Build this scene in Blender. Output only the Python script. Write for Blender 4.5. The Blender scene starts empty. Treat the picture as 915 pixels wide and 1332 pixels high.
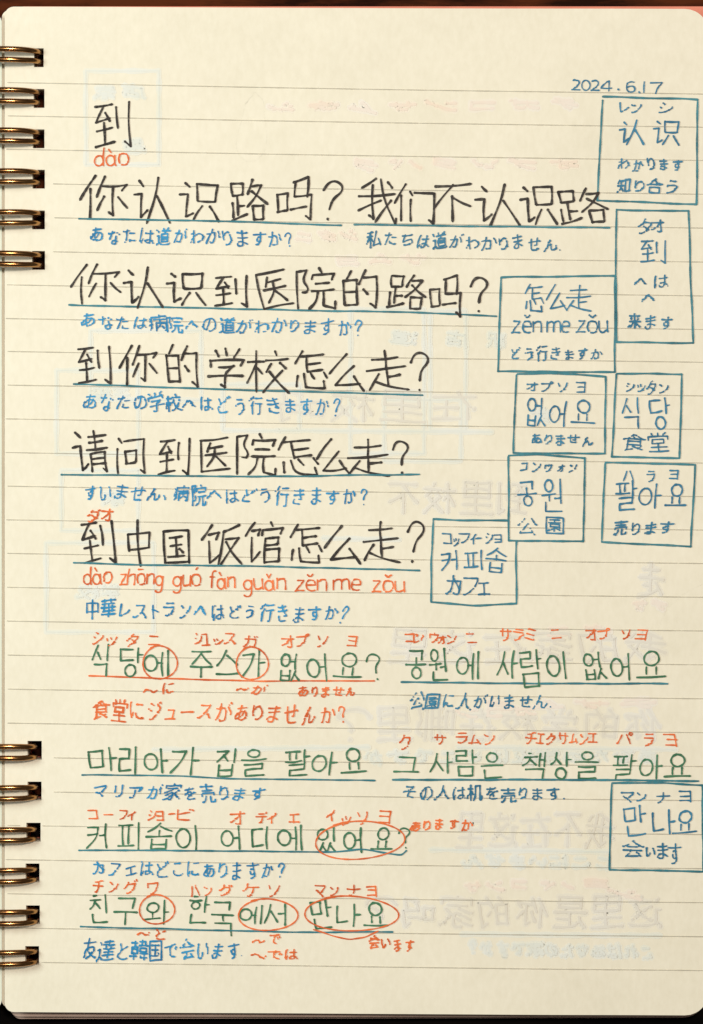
import bpy, math, random
from mathutils import Vector, noise
random.seed(7)
C = bpy.context.scene.collection
SC = bpy.context.scene

# ---------------------------------------------------------------- camera
S = 0.000161            # metres per unit of page measure (52.6 units = one 8.47 mm ring pitch)
CH = 0.60               # camera height above the page
cam_d = bpy.data.cameras.new('camera'); cam = bpy.data.objects.new('camera', cam_d); C.objects.link(cam)
cam_d.sensor_fit = 'VERTICAL'; cam_d.sensor_height = 24
cam_d.lens = 24 * CH / (1332 * S)
cam_d.clip_start = 0.01; cam_d.clip_end = 20
cam.location = (0, 0, CH); cam.rotation_euler = (0, 0, 0)
SC.camera = cam

# ---------------------------------------------------------------- world and lamps
w = bpy.data.worlds.new('World'); SC.world = w; w.use_nodes = True
w.node_tree.nodes['Background'].inputs[0].default_value = (1.0, 0.92, 0.84, 1)
w.node_tree.nodes['Background'].inputs[1].default_value = 0.10
def lamp(name, loc, size, power, col, target=(0, 0, 0)):
    d = bpy.data.lights.new(name, 'AREA'); d.shape = 'DISK'; d.size = size; d.energy = power; d.color = col
    o = bpy.data.objects.new(name, d); C.objects.link(o); o.location = loc
    o.rotation_euler = (Vector(target) - Vector(loc)).to_track_quat('-Z', 'Y').to_euler()
    return o
lamp('ceiling_lamp', (0.08, 0.22, 1.00), 0.12, 6.25, (1.0, 0.895, 0.785))
lamp('left_fill', (-0.52, 0.12, 0.45), 0.26, 3.1, (0.88, 1.0, 0.97))  # added fill, no real window: cool tint and falloff from the left
SC.cycles.transparent_max_bounces = 32
SC.view_settings.view_transform = 'Standard'; SC.view_settings.look = 'None'
SC.view_settings.gamma = 1; SC.view_settings.use_curve_mapping = False
SC.view_settings.exposure = 0.0

# ---------------------------------------------------------------- helpers
def lin(c): return tuple(((v/255)/12.92 if v/255 <= .04045 else (((v/255)+.055)/1.055)**2.4) for v in c)
def warp(x, y):
    """gentle unevenness of the open leaf, metres"""
    n = noise.noise(Vector((x*0.0026+3.1, y*0.0021, .4)))*0.00065 + noise.noise(Vector((x*0.0075, y*0.006+9, 1.7)))*0.00014
    k = max(0.0, 1-(x-5)/70.0)
    return n*min(1, max(0, (x-20)/120.0)) - 0.00015*k
def W(x, y, z=0.0): return ((x-457.5)*S, -(y-666)*S, z)
def nodes(name):
    m = bpy.data.materials.new(name); m.use_nodes = True
    nt = m.node_tree; return m, nt, nt.nodes['Principled BSDF']
def ramp(nt, fac, stops):
    r = nt.nodes.new('ShaderNodeValToRGB'); e = r.color_ramp.elements
    while len(e) < len(stops): e.new(.5)
    for i, (p, c) in enumerate(stops): e[i].position = p; e[i].color = (*c, 1)
    nt.links.new(fac, r.inputs[0]); return r.outputs[0]
def tex(nt, scale, detail=4, kind='ShaderNodeTexNoise', rough=.55, stretch=None):
    co = nt.nodes.new('ShaderNodeTexCoord'); mp = nt.nodes.new('ShaderNodeMapping')
    if stretch: mp.inputs['Scale'].default_value = stretch
    nt.links.new(co.outputs['Object'], mp.inputs[0])
    t = nt.nodes.new(kind); t.inputs['Scale'].default_value = scale
    t.inputs['Detail'].default_value = detail; t.inputs['Roughness'].default_value = rough
    nt.links.new(mp.outputs[0], t.inputs[0]); return t
def paper(name, a, b):
    m, nt, p = nodes(name)
    t = tex(nt, 46, 8, rough=.68); c = ramp(nt, t.outputs[0], [(.3, a), (.7, b)])
    f = tex(nt, 900, 3, stretch=(1, .5, 1))
    mx = nt.nodes.new('ShaderNodeMix'); mx.data_type = 'RGBA'; mx.blend_type = 'MULTIPLY'; mx.inputs[0].default_value = .5
    g = ramp(nt, f.outputs[0], [(.3, (.91, .90, .87)), (.7, (1, 1, 1))])
    nt.links.new(c, mx.inputs[6]); nt.links.new(g, mx.inputs[7]); nt.links.new(mx.outputs[2], p.inputs['Base Color'])
    b2 = nt.nodes.new('ShaderNodeBump'); b2.inputs['Strength'].default_value = .12; b2.inputs['Distance'].default_value = .0002
    nt.links.new(f.outputs[0], b2.inputs['Height']); nt.links.new(b2.outputs[0], p.inputs['Normal'])
    p.inputs['Roughness'].default_value = .75; p.inputs['Specular IOR Level'].default_value = .25
    return m
M = {}
M['paper'] = paper('cream_paper', lin((238, 230, 210)), lin((246, 238, 219)))
M['paper2'] = paper('back_paper', lin((224, 226, 208)), lin((234, 236, 220)))
M['stack_shaded'] = paper('shaded_sheets', lin((158, 134, 122)), lin((188, 164, 150)))  # brown tone is shade on the lower sheets, put into their colour
def ink(name, c, lo=.72, hi=1.0, scale=1500, var=14):
    m, nt, p = nodes(name)
    t = tex(nt, scale, 2); g = tex(nt, 160, 2)
    c2 = tuple(min(255, v+var) for v in c); c1 = tuple(max(0, v-var) for v in c)
    nt.links.new(ramp(nt, g.outputs[0], [(.35, lin(c1)), (.65, lin(c2))]), p.inputs['Base Color'])
    mr = nt.nodes.new('ShaderNodeMapRange'); mr.inputs[1].default_value = .33; mr.inputs[2].default_value = .55
    mr.inputs[3].default_value = lo; mr.inputs[4].default_value = hi
    nt.links.new(t.outputs[0], mr.inputs[0]); nt.links.new(mr.outputs[0], p.inputs['Alpha'])
    p.inputs['Roughness'].default_value = .55; p.inputs['Specular IOR Level'].default_value = .3
    return m
M['black'] = ink('charcoal_ink', (34, 27, 24))
M['green'] = ink('green_ink', (56, 114, 82))
M['teal'] = ink('teal_ink', (48, 122, 136))
M['date'] = ink('slate_blue_ink', (40, 118, 154))
M['blue'] = ink('blue_ink', (28, 132, 184), var=20)
M['orange'] = ink('orange_ink', (228, 106, 46), var=20)
M['rule'] = ink('ruling_grey', (198, 191, 174), .40, .78, 900, 6)
for key, nm, c1, c2 in (('g_blue', 'show_through_blue', (234, 231, 214), (226, 227, 215)), ('g_grey', 'show_through_grey', (235, 227, 208), (226, 218, 202)), ('g_pink', 'show_through_pink', (243, 231, 211), (242, 223, 204))):
    for k_, c_ in (('_soft', c1), ('', c2)):
        m_, nt_, p_ = nodes(nm+k_); g_ = tex(nt_, 90, 3)
        nt_.links.new(ramp(nt_, g_.outputs[0], [(.3, lin(tuple(v-1 for v in c_))), (.7, lin(tuple(min(255, v+(238-v)*.45) for v in c_)))]), p_.inputs['Base Color'])
        p_.inputs['Roughness'].default_value = .75; p_.inputs['Specular IOR Level'].default_value = .25; M[key+k_] = m_
m, nt, p = nodes('bronze_wire')
t = tex(nt, 500, 3); nt.links.new(ramp(nt, t.outputs[0], [(.3, (.27, .125, .045)), (.7, (.45, .24, .09))]), p.inputs['Base Color'])
p.inputs['Metallic'].default_value = 1; p.inputs['Roughness'].default_value = .19; M['wire'] = m
m, nt, p = nodes('salmon_card')
t = tex(nt, 120, 4); nt.links.new(ramp(nt, t.outputs[0], [(.3, lin((214, 112, 84))), (.7, lin((228, 130, 100)))]), p.inputs['Base Color'])
p.inputs['Roughness'].default_value = .5; M['cover'] = m
for nm, key, c1, c2 in (('glow_red_brown_wood', 'wood', (.016, .004, .0015), (.085, .020, .006)), ('shaded_black_wood', 'wood_shaded', (.0012, .001, .0009), (.004, .0025, .002))):  # one table wood; reflected glow and shade put into the two plank colours
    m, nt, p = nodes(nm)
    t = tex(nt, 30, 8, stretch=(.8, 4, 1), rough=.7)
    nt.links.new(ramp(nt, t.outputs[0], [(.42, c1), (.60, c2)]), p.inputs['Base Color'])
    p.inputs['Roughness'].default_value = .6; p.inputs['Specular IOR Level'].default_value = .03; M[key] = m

def link(name, verts, faces, mat, parent=None, smooth=False, label=None, kind=None):
    me = bpy.data.meshes.new(name); me.from_pydata(verts, [], faces); me.update()
    me.materials.append(M[mat])
    if smooth: me.polygons.foreach_set('use_smooth', [True]*len(me.polygons))
    o = bpy.data.objects.new(name, me); C.objects.link(o)
    if parent: o.parent = parent
    if label: o['label'] = label
    if kind: o['kind'] = kind
    return o

# ---------------------------------------------------------------- table
def box(x0, y0, x1, y1, z0, z1):
    v = [(x, y, z) for z in (z0, z1) for x, y in ((x0, y0), (x1, y0), (x1, y1), (x0, y1))]
    return v, [(3, 2, 1, 0), (4, 5, 6, 7), (0, 1, 5, 4), (1, 2, 6, 5), (2, 3, 7, 6), (3, 0, 4, 7)]
ZT = -0.0088
tb = bpy.data.objects.new('table', None); C.objects.link(tb); tb['kind'] = 'structure'; tb['label'] = 'dark wooden planks under the notebook, toned for glow and shade'
for k, (ya, yb, mt_) in enumerate(((-.9, -.62, 'wood'), (-.618, -.34, 'wood_shaded'), (-.338, -.062, 'wood_shaded'), (-.06, .215, 'wood'), (.217, .49, 'wood'), (.492, .9, 'wood'))):
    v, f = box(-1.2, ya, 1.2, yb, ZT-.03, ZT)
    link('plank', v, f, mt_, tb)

# ---------------------------------------------------------------- notebook
nb = bpy.data.objects.new('spiral_notebook', None); C.objects.link(nb); nb.empty_display_size = .05
nb['label'] = 'open ring-bound notebook with cream ruled paper covered in handwritten Chinese, Korean and Japanese notes'
nb['category'] = 'notebook'

HOLES = [(44.5, 57, 75), (44, 58, 128), (43, 58, 180.5), (42.5, 58.5, 233), (42, 58.5, 286), (42, 58.7, 338.6),
         (36, 54.5, 976), (36, 54.2, 1029), (34.5, 53, 1082.5), (33.5, 51.5, 1135.5), (34, 52, 1190), (33, 51, 1243)]
HH = 12.2
def sheet(x0, y0, x1, y1, z0, z1, rad, radl, holes, step=12, curve=False, skew=(0, 0)):
    """slab with rounded corners and punched holes; skew = rise of the top / bottom edge from left to right"""
    xs = {x0, x1}; ys = {y0, y1}
    n = max(1, int((x1-x0)/step)); xs |= {x0+(x1-x0)*i/n for i in range(n+1)}
    n = max(1, int((y1-y0)/step)); ys |= {y0+(y1-y0)*i/n for i in range(n+1)}
    for k in range(7):
        d = 1-math.cos(k/6*math.pi/2)
        xs |= {x0+radl*d, x1-rad*d}; ys |= {y0+rad*d, y1-rad*d, y0+radl*d, y1-radl*d}
    hx = set(); hy = set()
    for a, b, c in holes: hx |= {a, b}; hy |= {c-HH, c+HH}
    def merge(s, keep):
        out = sorted(keep)
        for q in sorted(s):
            if all(abs(q-k) > .8 for k in keep): out.append(q)
        out = sorted(out); r = [out[0]]
        for q in out[1:]:
            if q-r[-1] > 1e-3: r.append(q)
        return r
    xs = merge(xs, hx | {x0, x1}); ys = merge(ys, hy | {y0, y1})
    def corner(x, y):
        for cx, sx, rr in ((x0+radl, -1, radl), (x1-rad, 1, rad)):
            for cy, sy in ((y0+rr, -1), (y1-rr, 1)):
                dx, dy = (x-cx)*sx, (y-cy)*sy
                if dx > 0 and dy > 0:
                    m = max(dx, dy); r = math.hypot(dx, dy)
                    return cx+sx*dx*m/r, cy+sy*dy*m/r
        return x, y
    nx, ny = len(xs), len(ys)
    V = []; 
    for layer, z in ((0, z1), (1, z0)):
        for y in ys:
            for x in xs:
                a, b = corner(x, y); u = (a-x0)/(x1-x0); t = (b-y0)/(y1-y0)
                b2 = b + skew[0]*u*(1-t) + skew[1]*u*t if skew != (0, 0) and not (60 < b < 1262) else b
                zz = z + (warp(a, b) if curve else 0)
                V.append(W(a, b2, zz))
    def inhole(i, j):
        cx = (xs[i]+xs[i+1])/2; cy = (ys[j]+ys[j+1])/2
        return any(a < cx < b and abs(cy-c) < HH for a, b, c in holes)
    solid = {(i, j) for i in range(nx-1) for j in range(ny-1) if not inhole(i, j)}
    F = []; idx = lambda i, j, l: l*nx*ny + j*nx + i
    for i, j in solid:
        F.append((idx(i, j, 0), idx(i, j+1, 0), idx(i+1, j+1, 0), idx(i+1, j, 0)))
        F.append((idx(i, j, 1), idx(i+1, j, 1), idx(i+1, j+1, 1), idx(i, j+1, 1)))
        for (di, dj, a, b) in ((-1, 0, (i, j), (i, j+1)), (1, 0, (i+1, j+1), (i+1, j)), (0, -1, (i+1, j), (i, j)), (0, 1, (i, j+1), (i+1, j+1))):
            if (i+di, j+dj) not in solid:
                F.append((idx(*a, 0), idx(*a, 1), idx(*b, 1), idx(*b, 0)))
    used = sorted({k for q in F for k in q}); mp = {k: n for n, k in enumerate(used)}
    return [V[k] for k in used], [tuple(mp[k] for k in q) for q in F]

v, f = sheet(6.2, 8.5, 922, 1316.5, -.0001, 0, 31, 12, HOLES, 12, True, (3.5, 4.5))
page = link('page', v, f, 'paper', nb, label='cream ruled page filled with coloured handwriting')
DEEP = [(a-3, b+1, c) for a, b, c in HOLES]
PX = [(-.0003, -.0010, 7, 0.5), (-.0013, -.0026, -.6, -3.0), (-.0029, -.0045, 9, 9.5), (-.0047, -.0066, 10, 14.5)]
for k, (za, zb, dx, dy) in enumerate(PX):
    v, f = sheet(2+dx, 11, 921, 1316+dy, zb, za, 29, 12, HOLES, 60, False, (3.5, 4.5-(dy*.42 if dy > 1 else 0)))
    link('sheet_stack', v, f, 'stack_shaded' if k > 1 else 'paper', nb)
LH = [(-(b-1), -(a-1), c) for a, b, c in HOLES]
v, f = sheet(-900, 17.5, 2.4, 1312.5, -.0003, -.0002, 12, 12, LH, 40, False)
link('facing_page', v, f, 'paper2', nb, label='pale facing page at the left edge')
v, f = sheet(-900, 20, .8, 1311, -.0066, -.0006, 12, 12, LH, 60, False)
link('sheet_stack', v, f, 'stack_shaded', nb)
v, f = sheet(12, 0.6, 985, 1312, -.0086, -.0071, 14, 14, HOLES, 60, False)
link('cover', v, f, 'cover', nb, label='salmon pink back cover showing at the top right corner')

# twin wire rings
def tube(path, r, seg=10):
    V = []; F = []; n = len(path)
    for i, p_ in enumerate(path):
        a = Vector(path[max(0, i-1)]); b = Vector(path[min(n-1, i+1)]); t_ = (b-a).normalized()
        s_ = Vector((0, 1, 0)) if abs(t_.y) < .95 else Vector((1, 0, 0))
        u = t_.cross(s_).normalized(); q = t_.cross(u)
        for k in range(seg):
            an = 2*math.pi*k/seg; V.append(tuple(Vector(p_)+(u*math.cos(an)+q*math.sin(an))*r))
    for i in range(n-1):
        for k in range(seg):
            F.append((i*seg+k, i*seg+(k+1) % seg, (i+1)*seg+(k+1) % seg, (i+1)*seg+k))
    F.append(tuple(range(seg))[::-1]); F.append(tuple((n-1)*seg+k for k in range(seg)))
    return V, F
for a, b, c in HOLES:
    ring = bpy.data.objects.new('wire_ring', None); C.objects.link(ring); ring.parent = nb; ring.empty_display_size = .004
    cc = c-1.2 if c < 600 else c+1.6
    R = 49*S if c < 600 else 44.5*S
    jit = random.uniform(-.8, .8); tl = random.uniform(-1.6, 1.6); R *= random.uniform(.97, 1.03); gp = random.uniform(.93, 1.06)
    for s_ in (-1, 1):
        pts = []
        for k in range(0, 49):
            an = math.radians(-52 + (232+52)*k/48)
            x = math.cos(an)*R*1.02; z = math.sin(an)*R*.5
            if z > 0: z = R*.5*math.sin(an)**.8
            wig = (math.sin(an)*.5+.5)*jit - tl*math.cos(an)*.5
            inn = 1 - .12*max(0, math.cos(an)-.62)/.38 if an < 1 else 1
            pts.append(W(0, cc + s_*7.3*gp*inn + wig + 0, 0))
            pts[-1] = (W(0.5, 0)[0]+x, pts[-1][1], z-.0006)
        V, F = tube(pts, 3.6*S)
        link('wire', V, F, 'wire', ring, smooth=True)

# ---------------------------------------------------------------- pen strokes
class Ink:
    lev = 0
    grow = 0.0
    def __init__(s): s.V = []; s.F = []
    def ribbon(s, pts, wd, base, taper=True):
        wd += s.grow; p0 = pts
        q = [pts[0]]
        for a, b in zip(pts, pts[1:]):
            d = math.hypot(b[0]-a[0], b[1]-a[1]); n = max(1, int(d/4.5))
            for k in range(1, n+1): q.append((a[0]+(b[0]-a[0])*k/n, a[1]+(b[1]-a[1])*k/n))
        r = [q[0]]
        for p_ in q[1:]:
            if math.hypot(p_[0]-r[-1][0], p_[1]-r[-1][1]) > .35: r.append(p_)
        if len(r) < 2: r = [r[0], (r[0][0]+.8, r[0][1]+.5)]
        n = len(r); ph = random.uniform(0, 99)
        Ink.lev = (Ink.lev+1) % 300; z = base + Ink.lev*1.5e-7
        L, Rr = [], []
        for i in range(n):
            a = r[max(0, i-1)]; b = r[min(n-1, i+1)]; tx, ty = b[0]-a[0], b[1]-a[1]; l = math.hypot(tx, ty) or 1
            tx /= l; ty /= l
            e_ = i/(n-1); ww = wd/2*(1+.16*math.sin(ph+i*.7)+random.uniform(-.09, .09)+(.16*(abs(e_-.45)*2)**2-.05 if taper else 0))
            if taper and i == n-1: ww *= .62
            x, y = r[i]
            if i == 0: cap0 = [(x-tx*ww*.8-ty*ww*.5, y-ty*ww*.8+tx*ww*.5), (x-tx*ww*.8+ty*ww*.5, y-ty*ww*.8-tx*ww*.5)]
            if i == n-1: cap1 = [(x+tx*ww*.8-ty*ww*.5, y+ty*ww*.8+tx*ww*.5), (x+tx*ww*.8+ty*ww*.5, y+ty*ww*.8-tx*ww*.5)]
            L.append((x-ty*ww, y+tx*ww)); Rr.append((x+ty*ww, y-tx*ww))
        L = [cap0[0]]+L+[cap1[0]]; Rr = [cap0[1]]+Rr+[cap1[1]]
        o = len(s.V)
        m_ = len(L); up = 2.2e-7 if s.grow or taper else 0
        for n_, p_ in enumerate(L+Rr): s.V.append(W(p_[0], p_[1], z+min(n_ % m_, 60)*up+warp(p_[0], p_[1])))
        for i in range(m_-1): s.F.append((o+i, o+i+1, o+m_+i+1, o+m_+i))
    def stroke(s, pts, wd, base=1.5e-4, taper=True):
        """rounds soft bends, keeps sharp corners as separate overlapping runs"""
        if len(pts) < 2: pts = [pts[0], (pts[0][0]+1, pts[0][1]+.8)]
        runs = [[pts[0]]]
        for i in range(1, len(pts)-1):
            a, b, c = pts[i-1], pts[i], pts[i+1]
            v1 = (b[0]-a[0], b[1]-a[1]); v2 = (c[0]-b[0], c[1]-b[1])
            l1 = math.hypot(*v1) or 1; l2 = math.hypot(*v2) or 1
            cs = (v1[0]*v2[0]+v1[1]*v2[1])/l1/l2
            runs[-1].append(b)
            if cs < .35: runs.append([b])
        runs[-1].append(pts[-1])
        for k, r in enumerate(runs):
            if taper and len(r) == 2:
                (ax, ay), (bx, by) = r; l_ = math.hypot(bx-ax, by-ay)
                if l_ > 7:
                    o_ = random.gauss(.012, .022)*l_; r = [r[0], (ax+(bx-ax)*.5-(by-ay)/l_*o_, ay+(by-ay)*.5+(bx-ax)/l_*o_), r[1]]
            for _ in range(2):
                if len(r) > 2:
                    n = [r[0]]
                    for a, b in zip(r, r[1:]):
                        n += [(a[0]*.75+b[0]*.25, a[1]*.75+b[1]*.25), (a[0]*.25+b[0]*.75, a[1]*.25+b[1]*.75)]
                    r = n+[r[-1]]
            s.ribbon(r, wd, base, taper and k == len(runs)-1)
    def done(s, name, mat, label=None, kind=None):
        return link(name, s.V, s.F, mat, page, label=label, kind=kind)

def hand(sx):
    """parse the hand-drawn letter shapes: 'xxyy xxyy/…', Ocxcyrxry is a ring"""
    out = []
    for t_ in sx.split('/'):
        t_ = t_.strip()
        if t_[0] == 'O':
            cx, cy, rx, ry = [int(t_[1+2*i:3+2*i]) for i in range(4)]
            out.append([(cx+rx*math.cos(a)*1.0, cy+ry*math.sin(a)) for a in [math.radians(-100-k*380/14) for k in range(15)]])
        else: out.append([(int(q[:2]), int(q[2:])) for q in t_.split()])
    return out
HZ = {
'到':'0708 5204/3006 0642 4434/3222 4442/0862 5056/2844 2890/0495 5586/6212 6458/9602 9598 7886',
'你':'3204 0158/2232 2298/5204 3550/4526 9522 8536/6826 6890 5882/5048 3680/7848 9872',
'认':'1808 3020/0438 2436 2285 4070/6802 6040 3598/6440 7862 9998',
'识':'1408 2618/0236 2234 2088 3878/4208 4550/4208 9208 8850/4650 8849/5862 3898/7662 9998',
'路':'0608 0838/0608 3608 3436/0838 3436/2040 2086/2262 3862/0655 0690/0296 4482/6202 4636/6018 8616 7042 4566/6030 9962/6064 6298/6064 8864 8696/6296 8696',
'吗':'0538 0876/0538 3436 3474/0876 3474/5014 9004 8648/5612 5246 9844 9498 8088/4272 8468',
'?':'0228 1808 5002 8812 9228 5448 4874/4896 5199',
'我':'4802 1024/0242 9834/4016 4290 2882/0272 6248/6002 6846 9899 9984/8848 4696/7808 9022',
'们':'2802 0152/1832 1898/3820 4430/4040 4096/5022 9820 9698 8488',
'不':'0808 9604/5206 0266/4834 4898/5240 9462',
'医':'0806 9602/0808 0698 9894/3816 2642/3630 7826/2050 8846/5230 5056 2484/5456 8486',
'院':'0610 0898/0610 3006 2030 3448 3058 1858/6002 6612/4228 4418 9614 9030/5038 8436/4256 9652/5658 5280 3498/7056 7090 9896 9878',
'的':'2802 1424/0628 0892/0628 4226 4290/0858 4056/0890 4088/6802 4838/6020 9618 9298 7686/6050 7264',
'学':'1808 2822/4402 5020/8202 6824/0632 0850/0632 9628 8844/3048 7044 5062/5062 5296 3888/0470 9866',
'校':'0428 4226/2402 2498/2432 0278/2642 3856/6602 7012/4622 9818/5830 4650/7828 9242/8446 4098/5448 9998',
'怎':'2802 0434/2216 9012/4016 4056/4236 8032/4254 8650/1264 0890/3060 3494 8898 8678/5058 6074/8856 9872',
'么':'5002 0458/7034 2288 8880/7060 9898',
'走':'5202 5046/1822 8218/0250 9842/5048 5086/5266 8262/3058 0296/1876 5090 9999',
'请':'1404 2818/0240 2436 2292 4078/4816 9812/6602 6642/5030 9026/4046 9842/5056 4898/5056 9052 8898 7890/5268 8866/5280 8878',
'问':'1402 2414/0830 0698/3010 9806 9698 8290/3238 3470/3238 7036 6868/3470 6868',
'中':'0630 0866/0630 9624 8858/0864 8858/5000 5299',
'国':'0604 0898/0604 9602 9698/0896 9694/2824 7420/3048 7044/2080 8076/5022 5278/6256 7668',
'饭':'2802 0236/1824 4420 3638/2040 2092 4474/9606 5620/5620 5060 4098/6038 9436 7264 4698/6244 7470 9999',
'馆':'2602 0234/1822 4018 3434/1838 1894 4070/6602 7212/4432 4620 9816 9230/5440 5298/5440 8838 8654/5456 8654/5466 9064 9094/5296 9094',
'식':'3202 0448/3024 5246/8800 8850/1662 8860 8698',
'당':'5606 0806 1044 6240/8000 8050/8024 9923/O50782220',
'에':'O28502630/5250 7450/7408 7498/9602 9699',
'주':'0808 9404/5006 3032 0654/5016 9252/0262 9860/5062 5099',
'스':'5004 3040 0466/5026 9264/0098 9996',
'가':'0818 5214 4054 0696/7400 7499/7446 9944',
'없':'O24262022/4828 7028/7202 7258/0862 0898/4662 4698/0880 4680/0898 4698/7462 5698/7276 9698',
'어':'O28522832/5850 8448/8602 8699',
'요':'O50262626/3256 3284/6656 6684/0092 9990',
'공':'1806 8004 7634/5028 5050/0252 9850/O50782219',
'원':'O30221818/0050 6246/3448 3468/5860 8258/8402 8474/1872 1698 9098',
'사':'3204 2650 0290/3040 5886/7800 7899/7846 9844',
'람':'0606 5204 5022 0824 0844 5842/8000 8052/8026 9824/1464 1698/1464 8262 8096/1698 8096',
'이':'O30503238/8600 8699',
'마':'0412 0682/0412 5210 5080/0682 5080/7600 7699/7646 9944',
'리':'0610 5608 5442 0844 0888 6482/8800 8899',
'아':'O28502834/7200 7299/7248 9946',
'집':'0408 5806 3026 0446/3420 6044/8800 8850/1858 1898/8456 8498/1876 8474/1898 8496',
'을':'O50162414/0040 9838/1456 8454 8272 1676 1698 9096',
'팔':'0208 6006/1808 2038/4408 4236/0042 6440/7800 7852/7826 9824/1658 7856 7674 1878 1898 8896',
'그':'1604 8002 7690/0098 9894',
'은':'O50202418/0052 9850/1468 1698 9096',
'책':'2402 3402/0816 5614/3216 2438 0450/3428 5648/6802 6852/6826 8226/8600 8654/1864 8662 8498',
'상':'3002 2434 0248/2822 5446/7800 7852/7826 9824/O50782420',
'커':'1016 5214 4656 0498/1046 5042/5848 8046/8202 8299',
'피':'0412 6610/2012 2280/4812 4678/0084 7080/9000 9099',
'숍':'5002 3020 0234/5012 9832/5030 5050/0050 9850/2262 2298/7862 7898/2280 7880/2298 7898',
'디':'6010 0812 1086 6880/9000 9099',
'있':'O30242822/8800 8856/3060 0898/2874 4898/7060 5298/6874 9298',
'친':'2604 4202/0618 6216/3418 2440 0452/3628 6050/8800 8866/1670 1898 9096',
'구':'1206 8204 7640/0056 9854/5056 5299',
'와':'O34282420/3450 3472/0078 6674/8000 8099/8050 9950',
'한':'2202 4002/0416 6014/O32342014/8000 8060/8030 9830/1668 1698 9096',
'국':'1604 8402 7826/0040 9838/5040 5058/1264 8462 8298',
'서':'2804 2050 0288/2634 5284/5646 8044/8202 8299',
'만':'0408 0650/0408 5206 5048/0650 5048/7400 7458/7428 9926/1266 1498 9096',
'나':'0810 1082 5076/7400 7499/7448 9946',
}
HZ['？'] = HZ['?']
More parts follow.
